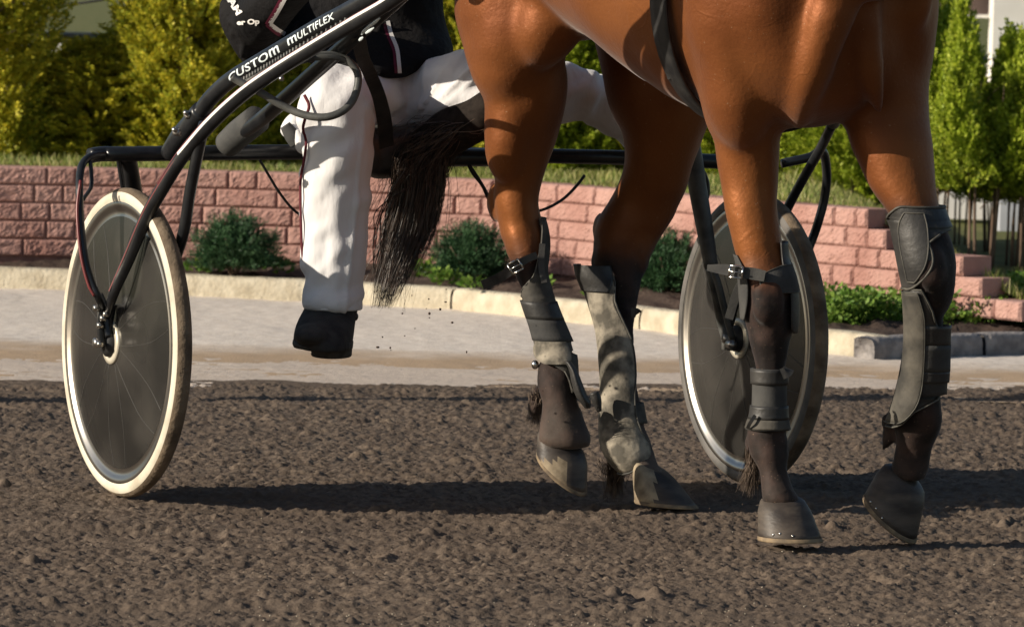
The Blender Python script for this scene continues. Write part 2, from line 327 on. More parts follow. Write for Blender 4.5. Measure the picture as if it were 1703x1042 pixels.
# ---------------------------------------------------------------- plants
M_grass = leafmat('grass_blades', (.12,.19,.025), (.24,.27,.06), (.42,.36,.16), 3)
def blades(n, xs, ys, zf, h, wdt, seed, name, m, lean=.5):
    g = np.random.default_rng(seed); x = g.uniform(*xs, n); y = ys(x, g.random(n)); z = zf(x, y); hh = h*g.uniform(.35,1.15,n)*(.5+vnoise(x*3,y*3,9)); a = g.uniform(0,2*np.pi,n)
    dx, dy = np.cos(a), np.sin(a); la = g.uniform(-1,1,(2,n))*lean*hh
    b = np.stack([x,y,z],1); sd = np.stack([dx,dy,np.zeros(n)],1)*(wdt*g.uniform(.6,1.4,n))[:,None]
    md = b+np.stack([la[0]*.35,la[1]*.35,hh*.6],1); tp = b+np.stack([la[0],la[1],hh],1)
    V = np.stack([b-sd,b+sd,md+sd*.7,md-sd*.7,tp],1).reshape(-1,3); q = np.arange(n)*5
    F = np.concatenate([np.stack([q,q+1,q+2],1),np.stack([q,q+2,q+3],1),np.stack([q+3,q+2,q+4],1)])
    return mesh(name, V, F, m, smooth=False)
o = blades(75000, (-6,4.6), lambda x,r: np.interp(x,wx,W2[:,1])+.14+2.6*r**1.6, lawn_z, .034, .0022, 3, 'grass', M_grass); tag(o, 'short patchy grass on the terrace above the wall', 'grass', kind='stuff')
# leafy weeds: crossed rounded leaves on short stems
M_weed = leafmat('weed_leaves', (.06,.14,.015), (.12,.22,.03), (.20,.30,.05), 9)
def leaves(cent, dirs, L_, W_, jit, g):
    """rhombic bent leaves"""
    n = len(cent); d = dirs+g.normal(0,jit,(n,3)); d /= np.linalg.norm(d,axis=1)[:,None]
    s = np.cross(d, g.normal(0,1,(n,3))); s /= np.linalg.norm(s,axis=1)[:,None]; u = np.cross(s,d); l = (L_*g.uniform(.6,1.3,n))[:,None]; w_ = (W_*g.uniform(.6,1.3,n))[:,None]
    V = np.stack([cent, cent+d*l*.5+s*w_+u*l*.08, cent+d*l, cent+d*l*.5-s*w_+u*l*.08],1).reshape(-1,3); q = np.arange(n)*4
    return V, np.stack([q,q+1,q+2,q+3],1)
def weedpatch(name, cents, n, h, spread, seed, L_=.022, W_=.007):
    g = np.random.default_rng(seed); k = g.integers(0,len(cents),n); c = np.array(cents)[k]
    hgt = h*g.random(n)**.8*g.uniform(.4,1,len(cents))[k]; a = g.uniform(0,6.28,n); r = spread*np.sqrt(g.random(n))
    p = c+np.stack([r*np.cos(a), r*np.sin(a), hgt],1); d = np.stack([np.cos(a),np.sin(a),g.uniform(.1,1.2,n)],1)
    V, F = leaves(p, d, L_, W_, .35, g); return mesh(name, V, F, M_weed, smooth=False)
g = np.random.default_rng(12)
wc_ = []
for i in range(95):
    px = g.uniform(1375,1760); k = G(px, 545, .06); k[1] += g.uniform(.0,.35); k[2] = .06; wc_.append(k)
for i in range(60):
    px = g.uniform(1560,1760); k = G(px, 545, .06); k[1] += g.uniform(.3,.9); k[2] = .08; wc_.append(k)
o = weedpatch('weeds', wc_, 12000, .115, .05, 4); tag(o, 'low green weeds behind the kerb at the right', 'weeds', kind='stuff')
sm = []
for (px,py,nn) in ((340,447,2),(365,440,1),(440,440,2),(455,450,1),(700,455,2),(735,468,2),(800,475,1),(885,476,1),(1115,478,1),(120,425,1),(1000,490,1)):
    for _ in range(nn): k = G(px+g.uniform(-14,14), py+5, .07); sm.append(k)
o = weedpatch('bed_weeds', sm, 900, .055, .035, 5, .028, .008); tag(o, 'scattered small green weeds in the dark soil of the bed', 'weeds', kind='stuff')
gg = np.random.default_rng(3); n = 260; c = G(66,472); p = c+np.stack([gg.normal(0,.018,n),gg.normal(0,.01,n),np.zeros(n)],1); d = np.stack([gg.normal(0,.8,n),gg.normal(0,.5,n),np.full(n,.9)],1)
V,F = leaves(p,d,.028,.0025,.3,gg); o = mesh('grass_tuft',V,F,M_grass,smooth=False); tag(o,'small grass tuft growing at the foot of the cream kerb, far left','grass tuft')
n = 160; c = G(378,490); p = c+np.stack([gg.normal(0,.02,n),gg.normal(0,.01,n),np.zeros(n)],1); d = np.stack([gg.normal(0,.8,n),gg.normal(0,.5,n),np.full(n,.9)],1)
V,F = leaves(p,d,.04,.0018,.3,gg); o = mesh('grass_tuft',V,F,mat('dry_grass',(.32,.26,.13),(.45,.36,.18),scale=30),smooth=False); tag(o,'dry straw-coloured grass tuft at the foot of the cream kerb','grass tuft')
# juniper bushes
M_jun = leafmat('juniper_needles', (.012,.045,.016), (.03,.085,.03), (.06,.13,.05), 12, trans=.1)
M_bark = mat('bark', (.10,.065,.045), (.20,.14,.10), rough=.95, scale=30, bump=.6, stretch=(1,1,.2))
def juniper_mesh(seed):
    g = np.random.default_rng(seed); cs = []; ds = []
    for k in range(420):                       # branchlets radiating from the base, each a plume of needles
        a = g.uniform(0,6.28); el = g.uniform(.15,1.5); L_ = .20*g.uniform(.6,1.08)*(1-.12*math.cos(el)); dd = np.array((math.cos(a)*math.cos(el), math.sin(a)*math.cos(el), math.sin(el)))
        m_ = 60; t = g.uniform(.35,1,m_)[:,None]; p = dd*L_*t+np.array((0,0,-.03))*(t**2)*0+g.normal(0,.006,(m_,3)); p[:,2] += .01*np.sin(t[:,0]*3)
        cs.append(p); nd = dd+g.normal(0,.55,(m_,3)); ds.append(nd)
    cs = np.concatenate(cs); ds = np.concatenate(ds); return leaves(cs, ds, .02, .0016, .05, g)
jv = [juniper_mesh(3), juniper_mesh(4)]
for k,(px,py,sc,l) in enumerate([(388,452,1.0,'dark green juniper bush to the left of the driver\'s white trouser leg'),(783,466,.97,'dark green juniper bush between the tail and the near hind leg'),(1112,488,1.02,'dark green juniper bush between the far hind leg and the far wheel'),(-35,425,.9,'dark green juniper bush past the left edge of the frame')]):
    b = G(px,py,.075); r = empty('juniper_bush', tuple(b), l, 'bush', 'dark juniper bushes in the bed')
    V, F = jv[k%2]; o = mesh('foliage', V, F, M_jun, smooth=False); o.parent = r
    s = MB()
    for q in range(7): a = q*.9; tube(s, [(0,0,-.02),(.05*math.cos(a),.05*math.sin(a),.06),(.11*math.cos(a),.11*math.sin(a),.12)], [.006,.004,.002], m=6, n=3, world=True)
    o = s.build('trunk', M_bark); o.parent = r; r.scale = (sc*1.04,sc*1.0,sc*1.0); r.rotation_euler = (0,0,k*1.3)
# thuja hedge
M_thu = leafmat('thuja_sprays', (.27,.32,.03), (.46,.46,.04), (.80,.68,.07), 3.5, trans=.35)
M_thug = leafmat('thuja_green_sprays', (.18,.25,.018), (.32,.42,.03), (.56,.62,.07), 3.5, trans=.35)
def thuja_mesh(seed, hgt=1.5, rad=.24, n=620, bare=0.0, dens=1.0):
    """plume-like branches, each a fan of small scale-leaf fingers"""
    g = np.random.default_rng(seed); cs = []; ds = []
    for k in range(int(n*dens)):
        z = bare+(hgt-bare)*g.random()**1.05; prof = rad*(.55+.45*math.sin(min(1,(z-bare)/(hgt*.35+.01))*1.57))*(1-.8*max(0,(z-hgt*.55)/(hgt*.45))**1.3)
        a = g.uniform(0,6.28); r = prof*g.uniform(.45,1.08)*(1+.22*math.sin(a*3+seed+z*9)); b = np.array((r*math.cos(a)*.75, r*math.sin(a)*.75, z))
        out = np.array((math.cos(a), math.sin(a), g.uniform(.5,1.7))); out /= np.linalg.norm(out); sp = np.cross(out, g.normal(0,1,3)); sp /= np.linalg.norm(sp)
        L_ = g.uniform(.06,.13)
        for t in np.linspace(0,1,9):
            base = b+out*L_*t
            for sgn in (-1,1):
                f = out*.75+sgn*sp*(.95-.5*t); f /= np.linalg.norm(f); fl = .032*(1-.55*t)
                for q in (.25,.6,1.0): cs.append(base+f*fl*q*.8+g.normal(0,.0022,3)); ds.append(f+out*.3)
    return leaves(np.array(cs), np.array(ds), .019, .0062, .30, g)
tv = [thuja_mesh(1,1.3,.27,1250), thuja_mesh(2,1.2,.29,1250), thuja_mesh(3,1.4,.26,1250)]
protos = []
for V,F in tv: protos.append([mesh('foliage',V,F,M_thu,smooth=False).data, mesh('foliage',V,F,M_thug,smooth=False).data])
for o in list(C.objects):
    if o.name.startswith('foliage') and o.parent is None: bpy.data.objects.remove(o)
def feathery(seed, n=1150):
    g = np.random.default_rng(seed); cs = []; ds = []; led = [(g.uniform(-.22,.22), g.uniform(-.2,.2), g.uniform(.66,1.1)) for _ in range(9)]
    for k in range(n):
        lx, ly, lh = led[k%9]; t = g.random()**.9; z = .34+(lh-.34)*t; r = (.12*(1-t)**.7+.012)*g.uniform(.3,1.1); a = g.uniform(0,6.28); b = np.array((lx*(.75+.35*t)+r*math.cos(a)*.6, ly*(.75+.35*t)+r*math.sin(a)*.6, z))
        out = np.array((math.cos(a)*(1-.7*t), math.sin(a)*(1-.7*t), g.uniform(.5,1.5)+1.2*t)); out /= np.linalg.norm(out); sp = np.cross(out, g.normal(0,1,3)); sp /= np.linalg.norm(sp); L_ = g.uniform(.06,.14)
        for t_ in np.linspace(0,1,9):
            for sgn in (-1,1):
                f = out*.8+sgn*sp*(.9-.5*t_); f /= np.linalg.norm(f); fl = .030*(1-.55*t_)
                for q in (.3,.7,1.0): cs.append(b+out*L_*t_+f*fl*q*.8+g.normal(0,.002,3)); ds.append(f+out*.3)
    return leaves(np.array(cs), np.array(ds), .018, .0052, .28, g)
Vr,Fr = feathery(8); sparse = mesh('foliage',Vr,Fr,M_thug,smooth=False); sparse_d = sparse.data; bpy.data.objects.remove(sparse)
def trunk_data(h, r, seed, k=1):
    g = np.random.default_rng(seed); mb = MB()
    for i in range(k):
        a = g.uniform(0,6.28); o_ = np.array((math.cos(a),math.sin(a),0))*.05*(k>1); tube(mb, [o_,o_*1.3+np.array((g.normal(0,.01),g.normal(0,.01),h*.4)),o_*1.6+np.array((g.normal(0,.02),g.normal(0,.02),h))], [r,r*.8,r*.3], m=8, n=4, world=True)
    for i in range(14):
        z = h*g.uniform(.3,.9); a = g.uniform(0,6.28); e = np.array((math.cos(a)*.13,math.sin(a)*.13,z+.1)); tube(mb, [(0,0,z),tuple(e*np.array((.5,.5,1))-np.array((0,0,.03))),tuple(e)], [r*.35,r*.25,r*.1], m=5, n=2, world=True)
    o = mb.build('trunk', M_bark); d = o.data; bpy.data.objects.remove(o); return d
td = trunk_data(1.3,.018,1); td3 = trunk_data(.8,.0065,2,5)
def plant(name, loc, fd, tdat, sc, rz, label, cat, group):
    r = empty(name, loc, label, cat, group)
    f = bpy.data.objects.new('foliage', fd); t = bpy.data.objects.new('trunk', tdat)
    for o in (f,t): C.objects.link(o); o.parent = r
    r.scale = (sc,sc,sc) if np.isscalar(sc) else sc; r.rotation_euler = (0,0,rz)
def lz(x,y): return float(lawn_z(np.array(x),np.array(y)))
spots = [(-980,22.4,1.0,0),(-840,22.3,1.0,1),(-700,22.5,1.05,2),(-570,22.3,1.0,0),(-440,22.4,.95,1),(-320,22.4,1.0,2),(-205,22.3,1.05,1),(-95,22.4,1.0,0),(-22,22.1,1.0,0),(112,22.5,.95,1),(160,22.2,1.0,0),(232,22.3,1.08,0),(300,22.1,1.0,2),(352,22.3,1.0,0),(440,22.5,1.05,1),(530,22.7,1,2),(620,22.5,1,0),(715,22.6,1,1),(782,22.4,.95,0),(860,22.6,1,1),(935,22.4,1,2),(1000,22.5,1,0),(1075,22.5,1,1),(1150,22.4,1,2),(1225,22.3,1,0),(1295,22.4,1,1),(1365,22.2,1,2),(1425,22.0,1,0)]
desc = ['seventh beyond the left frame edge','sixth beyond the left frame edge','fifth beyond the left frame edge','fourth beyond the left frame edge','third beyond the left frame edge','second beyond the left frame edge','a little way beyond the left frame edge','just past the left frame edge','at the far left edge, under the blue panel','behind the hedge gap at the left','with bright tips above the left wall end','above the left sulky wheel','left of the black jacket sleeve','just behind the black jacket sleeve','behind the jacket and the shafts','behind the driver\'s chest','behind the driver\'s lap','behind the driver\'s back','seen in the gap between jacket and horse rump','behind the near hind thigh','seen between the hind legs on the left','seen between the hind legs on the right','behind the far hind thigh','behind the girth','behind the near forearm','seen beneath the chest on the left','seen beneath the chest in the middle','left of the raised foreleg']
for k,((px,D,sc,tp),l) in enumerate(zip(spots,desc)):
    D -= 1.1; c = P(px,250,D); k -= 7; hi = k in (13,14) or k > 16
    plant('thuja_hedge_plant', (c[0],D,lz(c[0],D)-.07), protos[tp][1 if hi else 0], td, (sc,sc,sc*(.62 if hi and k<17 else .38 if k in (2,3) else .38 if k == 4 else .8)), k*1.7, 'yellow-green thuja '+l, 'thuja', 'thujas in the hedge')
sp2 = [(1500,20.9,.85),(1556,20.8,.74),(1628,20.6,.84),(1676,20.9,.70),(1718,20.6,.78),(1530,21.8,.78),(1650,21.9,.60),(1765,20.8,.9),(1594,22.3,.62)]
desc = ['behind the raised foreleg','beside the right silhouette of the chest','with a spiky top in front of the dark panel','with several thin stems left of the white post','at the right frame edge in front of the white post','behind the two right of the chest','in the second row near the white post','past the right frame edge','in the second row beside the yellow pole']
for k,((px,D,sc),l) in enumerate(zip(sp2,desc)):
    c = P(px,420,D); z = lz(c[0],D)-.01
    plant('young_thuja', (c[0],D,z), sparse_d, td3, (sc*1.15,sc*1.15,sc*1.0), k*1.1, 'young bare-stemmed thuja '+l, 'thuja', 'young thujas with bare stems')
# ---------------------------------------------------------------- building and posts far behind
M_white = mat('white_paint', (.72,.70,.66), (.80,.78,.74), rough=.7, scale=6)
M_bwall = mat('brown_wall', (.075,.052,.045), (.10,.07,.06), rough=.8, scale=5)
M_blue = mat('blue_panel', (.012,.03,.12), (.02,.045,.16), rough=.6, scale=4)
M_gry = mat('grey_panel', (.22,.23,.25), (.30,.31,.33), rough=.7, scale=6)
M_yel = mat('yellow_paint', (.65,.48,.03), (.72,.55,.05), rough=.6, scale=9)
Db = 29.0
def bx(name, x0,y0,x1,y1,D,th,m,parent,bevel=0):
    a, b = P(x0,y0,D), P(x1,y1,D); mb = MB(); box(mb, ((a[0]+b[0])/2, D+th/2, (a[2]+b[2])/2), (1,0,0),(0,1,0),(0,0,1), (abs(b[0]-a[0])/2, th/2, abs(a[2]-b[2])/2))
    o = mb.build(name, m, smooth=False); adopt(o, parent) if parent else None; return o
r = empty('stable_building', tuple(P(900,250,Db)), 'brown-walled building with white base and white sill behind the hedge', 'building')
bx('wall', -700,-900,2500,48,Db,3,M_bwall,r); bx('base', -700,49,2500,260,Db-.03,3,M_white,r); bx('sill', 1583,24,1682,31,Db-.12,.15,M_white,r)
bx('column', 1680,-900,1716,262,Db-.3,.25,M_white,r)
r = empty('striped_pole', tuple(P(1574,240,27)), 'yellow and white striped pole rising beside the chest', 'pole')
s = MB(); 
zs = [P(1574,y,27)[2] for y in (250,100,44,30,26,12,6,-40,-50,-300)]
for i in range(len(zs)-1): s.m = 1 if i in (1,3,5,7) else 0; c = P(1574,20,27); tube(s, [(c[0],27,zs[i]),(c[0],27,zs[i+1])], .02, m=14, n=1, world=True)
adopt(s.build('pole', [M_yel, M_white]), r)
r = empty('white_gate_panel', tuple(P(1620,370,24)), 'white board panel low behind the bare thuja stems', 'panel'); bx('board', 1560,300,1668,366,24,.05,M_white,r); bx('grey_post', 1666,262,1712,420,23.6,.2,mat('pale_grey_paint',(.40,.42,.46),(.48,.50,.54),scale=4),r)
r = empty('blue_sign_board', tuple(P(35,120,25)), 'blue board on a grey stand behind the far left thujas', 'board'); bx('panel', -60,-200,49,22,25,.06,M_blue,r); bx('frame', -70,-220,58,150,25.07,.08,M_gry,r)
s = MB(); tube(s, [(-200,60,23.2),(0,33,23.1),(90,12,23),(170,0,22.9),(400,-40,22.8)], .005, m=8); tag(s.build('overhead_cable', mat('black_rubber',(.02,.02,.02))), 'thin dark cable running across the hedge tops at the upper left', 'cable')
# unseen mast left of the frame, added to cast the long shadow across the track
c = G(-300,655); dx = nrm(np.array((sv.x,sv.y))); base = np.array((c[0],c[1]))+dx*1.2
q = G(800,657); base = np.array((q[0],q[1]))+dx*4.2
r = empty('shadow_mast', (base[0],base[1],0), 'unseen grey mast left of the frame, added for its shadow on the track', 'mast'); s = MB(); tube(s, [(base[0],base[1],-.1),(base[0],base[1],2.6)], .055, m=18, n=1, world=True); adopt(s.build('mast', M_gry), r)
# ---------------------------------------------------------------- horse
A_H = math.radians(33); hh = np.array((math.sin(A_H), -math.cos(A_H), 0)); hr = np.array((-math.cos(A_H), -math.sin(A_H), 0)); UZ = np.array((0,0,1.))
A0 = P(930,200,12.55); A0[2] = 0
# torso stations: s along the body, centre z, half width, half height up, half height down, belly narrowing
TOR = cr([(-.20,1.32,.06,.08,.10),(-.12,1.30,.19,.20,.20),(0,1.27,.26,.27,.26),(.14,1.26,.275,.29,.25),(.30,1.22,.27,.28,.225),(.45,1.20,.285,.28,.27),(.62,1.19,.29,.29,.32),(.80,1.19,.28,.31,.345),(.92,1.20,.265,.34,.35),(1.0,1.22,.245,.34,.34),(1.05,1.23,.21,.32,.30),(1.085,1.24,.12,.24,.22),(1.10,1.25,.04,.10,.10)], 5)
def tor(s, th, k=1.0, add=0.0):
    cz, hw, hu, hd = (np.interp(s, TOR[:,0], TOR[:,i]) for i in (1,2,3,4))
    c, q = math.cos(th), math.sin(th); x = hw*math.copysign(abs(c)**.9,c)+add*c; z = (hu if q > 0 else hd)*math.copysign(abs(q)**.95,q)+add*q
    return A0+hh*s+hr*x*-1+UZ*(cz+z)
hb = MB()
rings(hb, [[tor(s, t) for t in np.linspace(0,2*math.pi,40,endpoint=False)][::-1] for s in TOR[:,0]])
# leg outlines read off the photograph (y, xL, xR, depth, half depth in m)
RH = [(-150,790,1000,12.42,.12),(-60,775,960,12.44,.15),(0,758,925,12.45,.155),(50,766,925,12.46,.15),(90,781,935,12.46,.14),(130,797,945,12.47,.13),(170,808,943,12.47,.115),(210,817,934,12.48,.10),(250,822,919,12.49,.085),(290,826,904,12.50,.07),(330,824,894,12.50,.062),(350,826,897,12.50,.064),(370,829,903,12.5,.064),(390,832,907,12.49,.062),(410,838,908,12.48,.055),(430,846,906,12.47,.048),(450,856,904,12.46,.042),(475,866,910,12.45,.034),(510,877,921,12.44,.030),(550,890,938,12.43,.028),(585,897,952,12.42,.032),(615,893,955,12.41,.042),(640,893,957,12.40,.043),(665,900,962,12.39,.038),(690,900,972,12.38,.036),(712,895,981,12.37,.044),(732,896,983,12.36,.044),(745,908,978,12.36,.036)]
LH = [(-100,960,1190,12.70,.12),(40,975,1195,12.68,.14),(140,1000,1195,12.66,.13),(190,1022,1184,12.66,.12),(230,1034,1169,12.67,.105),(270,1034,1154,12.68,.09),(310,1021,1141,12.69,.075),(340,1006,1128,12.70,.068),(370,992,1112,12.70,.066),(395,986,1098,12.70,.064),(420,985,1086,12.69,.06),(445,987,1076,12.68,.054),(470,994,1067,12.67,.045),(500,1004,1059,12.65,.036),(540,1009,1056,12.63,.031),(600,1012,1058,12.60,.029),(650,1012,1062,12.58,.030),(700,1012,1070,12.56,.038),(735,1014,1082,12.55,.044),(760,1024,1092,12.53,.040),(778,1044,1100,12.51,.036),(792,1054,1112,12.50,.034)]
RF = [(-180,1190,1330,11.750,.10),(-80,1165,1320,11.750,.13),(0,1142,1310,11.750,.14),(60,1142,1308,11.750,.14),(120,1160,1306,11.775,.13),(170,1176,1304,11.800,.105),(210,1184,1301,11.810,.088),(250,1190,1299,11.810,.076),(300,1198,1297,11.810,.064),(350,1208,1299,11.800,.056),(400,1218,1303,11.790,.052),(430,1227,1306,11.785,.05),(460,1232,1317,11.770,.053),(500,1235,1322,11.770,.054),(540,1238,1321,11.770,.052),(565,1245,1314,11.770,.046),(590,1252,1308,11.770,.038),(620,1256,1304,11.770,.032),(680,1255,1303,11.770,.030),(705,1248,1306,11.770,.034),(730,1242,1311,11.770,.040),(755,1248,1312,11.770,.040),(780,1262,1313,11.761,.033),(805,1266,1321,11.751,.032),(825,1267,1331,11.744,.035),(836,1271,1333,11.740,.034)]
LF = [(-150,1400,1550,11.920,.10),(0,1395,1560,11.900,.14),(80,1392,1556,11.883,.14),(140,1390,1545,11.870,.13),(180,1395,1544,11.850,.10),(215,1403,1546,11.830,.09),(250,1414,1548,11.810,.08),(280,1429,1550,11.800,.075),(310,1447,1554,11.785,.07),(340,1467,1561,11.770,.062),(370,1486,1572,11.755,.056),(400,1494,1584,11.745,.056),(440,1502,1588,11.740,.057),(470,1508,1587,11.745,.055),(500,1514,1581,11.755,.048),(530,1519,1571,11.770,.038),(570,1520,1565,11.790,.031),(620,1520,1563,11.815,.030),(655,1512,1566,11.830,.035),(685,1497,1569,11.840,.043),(705,1489,1567,11.850,.041),(730,1490,1558,11.860,.034),(750,1490,1549,11.869,.032),(775,1483,1545,11.880,.035),(797,1480,1538,11.885,.038)]
for R_ in (RH,LH,RF,LF): rings(hb, rowloft(R_))
def bulge(px,py,D,rx,ry,rz,ang=0,yaw=0):
    m = Matrix.Rotation(yaw,3,'Z') @ Matrix.Rotation(ang,3,'Y'); ell(hb, P(px,py,D), rx,ry,rz, m)
# muscles and joints
bulge(828,337,12.56,.024,.055,.045); bulge(1000,385,12.76,.02,.05,.045)                 # points of hock
bulge(868,0,12.43,.12,.15,.25,.1); bulge(915,20,12.33,.08,.10,.13,.25); bulge(860,150,12.45,.068,.095,.20,.10)   # quarter, stifle, gaskin
bulge(1090,120,12.66,.12,.12,.16)
bulge(1215,-20,11.74,.11,.14,.24,-.12); bulge(1225,90,11.76,.085,.12,.20,-.10); bulge(1205,150,11.80,.05,.08,.12,-.1)     # shoulder, upper arm, elbow
tube(hb, [(1420,-120,11.64),(1398,-40,11.60),(1374,50,11.59),(1348,130,11.62),(1336,175,11.67),(1330,205,11.73)], [.05,.050,.046,.038,.028,.020], m=16); tube(hb, [(1440,-100,11.68),(1436,0,11.65),(1442,80,11.65),(1452,140,11.67),(1462,185,11.72)], [.03,.036,.036,.026,.010], m=16); tube(hb, [(1530,-80,11.76),(1518,0,11.74),(1512,50,11.76),(1505,100,11.80)], [.05,.045,.03,.012], m=14); tube(hb, [(893,-60,12.31),(896,20,12.31),(903,70,12.33),(920,110,12.38)], [.02,.022,.018,.008], m=12)   # ridges of the breast
bulge(1505,10,11.86,.075,.13,.20,.05); bulge(1485,120,11.93,.075,.10,.14,.1); bulge(1350,165,11.80,.085,.09,.05)
bulge(1470,250,11.84,.05,.08,.11,-.25)
bulge(1278,500,11.715,.034,.02,.05); bulge(1545,440,11.69,.034,.02,.05)                         # knees
bulge(1475,728,11.89,.012,.015,.026,.2); bulge(1480,700,11.89,.015,.02,.02); bulge(1250,738,11.83,.016,.03,.03); bulge(893,665,12.47,.016,.03,.04,.2)  # back of fetlocks
# neck and head, out of the frame above the chest
tube(hb, [tuple(A0+hh*.95+UZ*1.33), tuple(A0+hh*1.2+UZ*1.55), tuple(A0+hh*1.42+UZ*1.78), tuple(A0+hh*1.58+UZ*1.95)], [.30,.21,.16,.12], m=20, flat=1.0, world=True)
tube(hb, [tuple(A0+hh*1.52+UZ*2.0), tuple(A0+hh*1.68+UZ*1.88), tuple(A0+hh*1.86+UZ*1.66), tuple(A0+hh*1.97+UZ*1.50), tuple(A0+hh*2.0+UZ*1.45)], [.09,.115,.085,.065,.045], m=18, world=True)
for sd in (-1,1): tube(hb, [tuple(A0+hh*1.55+hr*.06*sd+UZ*2.05), tuple(A0+hh*1.54+hr*.08*sd+UZ*2.13), tuple(A0+hh*1.56+hr*.085*sd+UZ*2.2)], [.03,.03,.006], m=10, world=True)
def coat(m, N, L, b, vec):
    sp = N.nodes.new('ShaderNodeSeparateXYZ'); L.new(vec, sp.inputs[0]); nz = N.nodes.new('ShaderNodeTexNoise'); nz.inputs['Scale'].default_value = 9; nz.inputs['Detail'].default_value = 5; L.new(vec, nz.inputs[0])
    ad = N.nodes.new('ShaderNodeMath'); ad.operation = 'MULTIPLY_ADD'; ad.inputs[1].default_value = .16; L.new(nz.outputs[0], ad.inputs[0]); L.new(sp.outputs[2], ad.inputs[2])
    mr = N.nodes.new('ShaderNodeMapRange'); mr.inputs[1].default_value = .58; mr.inputs[2].default_value = .68; sx_ = N.nodes.new('ShaderNodeMapRange'); sx_.inputs[1].default_value = .60; sx_.inputs[2].default_value = .72; sx_.inputs[4].default_value = .13; L.new(sp.outputs[0], sx_.inputs[0]); sb_ = N.nodes.new('ShaderNodeMath'); sb_.operation = 'SUBTRACT'; L.new(ad.outputs[0], sb_.inputs[0]); L.new(sx_.outputs[0], sb_.inputs[1]); L.new(sb_.outputs[0], mr.inputs[0]); mr.interpolation_type = 'SMOOTHSTEP'
    n3 = N.nodes.new('ShaderNodeTexNoise'); n3.inputs['Scale'].default_value = 22; L.new(vec, n3.inputs[0])
    dk = N.nodes.new('ShaderNodeMix'); dk.data_type = 'RGBA'; dk.inputs[6].default_value = (.012,.008,.007,1); dk.inputs[7].default_value = (.042,.024,.019,1); m4 = N.nodes.new('ShaderNodeMapRange'); m4.inputs[1].default_value = .4; m4.inputs[2].default_value = .68; L.new(n3.outputs[0], m4.inputs[0]); L.new(m4.outputs[0], dk.inputs[0])
    dirt = N.nodes.new('ShaderNodeMix'); dirt.data_type = 'RGBA'; dirt.inputs[7].default_value = (.15,.115,.09,1); m5 = N.nodes.new('ShaderNodeMapRange'); m5.inputs[1].default_value = .36; m5.inputs[2].default_value = .12; m5.inputs[4].default_value = .62; L.new(ad.outputs[0], m5.inputs[0]); hy = N.nodes.new('ShaderNodeMapRange'); hy.inputs[1].default_value = 12.05; hy.inputs[2].default_value = 12.3; hy.inputs[3].default_value = .22; L.new(sp.outputs[1], hy.inputs[0]); hm_ = N.nodes.new('ShaderNodeMath'); hm_.operation = 'MULTIPLY'; L.new(m5.outputs[0], hm_.inputs[0]); L.new(hy.outputs[0], hm_.inputs[1]); L.new(hm_.outputs[0], dirt.inputs[0]); L.new(dk.outputs[2], dirt.inputs[6])
    mx = N.nodes.new('ShaderNodeMix'); mx.data_type = 'RGBA'; L.new(dirt.outputs[2], mx.inputs[6]); L.new(b.inputs['Base Color'].links[0].from_socket, mx.inputs[7]); L.new(mr.outputs[0], mx.inputs[0]); L.new(mx.outputs[2], b.inputs['Base Color'])
    gl = N.nodes.new('ShaderNodeTexNoise'); gl.inputs['Scale'].default_value = 16; gl.inputs['Detail'].default_value = 3; L.new(vec, gl.inputs[0]); gb = N.nodes.new('ShaderNodeBump'); gb.inputs['Strength'].default_value = .16; gb.inputs['Distance'].default_value = .012; L.new(gl.outputs[0], gb.inputs['Height']); L.new(b.inputs['Normal'].links[0].from_socket, gb.inputs['Normal']); L.new(gb.outputs[0], b.inputs['Normal'])
    rr_ = N.nodes.new('ShaderNodeMapRange'); rr_.inputs[3].default_value = .72; rr_.inputs[4].default_value = .52; L.new(mr.outputs[0], rr_.inputs[0]); L.new(rr_.outputs[0], b.inputs['Roughness'])
    mt_ = N.nodes.new('ShaderNodeMath'); mt_.operation = 'MULTIPLY'; mt_.inputs[1].default_value = .36; L.new(mr.outputs[0], mt_.inputs[0]); L.new(mt_.outputs[0], b.inputs['Metallic'])
    fs_ = N.nodes.new('ShaderNodeTexNoise'); fs_.inputs['Scale'].default_value = 210; L.new(vec, fs_.inputs[0]); fr_ = N.nodes.new('ShaderNodeMapRange'); fr_.inputs[1].default_value = .70; fr_.inputs[2].default_value = .76; fr_.inputs[4].default_value = .55; L.new(fs_.outputs[0], fr_.inputs[0])
    fm_ = N.nodes.new('ShaderNodeMix'); fm_.data_type = 'RGBA'; fm_.inputs[7].default_value = (.36,.24,.15,1); L.new(mx.outputs[2], fm_.inputs[6]); L.new(fr_.outputs[0], fm_.inputs[0]); L.new(fm_.outputs[2], b.inputs['Base Color'])
    # short hair grain and raised veins
    v = N.nodes.new('ShaderNodeTexVoronoi'); v.feature = 'DISTANCE_TO_EDGE'; v.inputs['Scale'].default_value = 7; wn = N.nodes.new('ShaderNodeTexNoise'); wn.inputs['Scale'].default_value = 4
    L.new(vec, wn.inputs[0]); av = N.nodes.new('ShaderNodeVectorMath'); av.operation = 'MULTIPLY_ADD'; av.inputs[1].default_value = (.25,.25,.25); L.new(wn.outputs['Color'], av.inputs[0]); L.new(vec, av.inputs[2]); L.new(av.outputs[0], v.inputs['Vector'])
    r2 = N.nodes.new('ShaderNodeMapRange'); r2.inputs[1].default_value = .035; r2.inputs[2].default_value = 0; r2.interpolation_type = 'SMOOTHSTEP'; L.new(v.outputs[0], r2.inputs[0])
    g2 = N.nodes.new('ShaderNodeTexNoise'); g2.inputs['Scale'].default_value = 5; L.new(vec, g2.inputs[0]); g3 = N.nodes.new('ShaderNodeMapRange'); g3.inputs[1].default_value = .5; g3.inputs[2].default_value = .65; L.new(g2.outputs[0], g3.inputs[0])
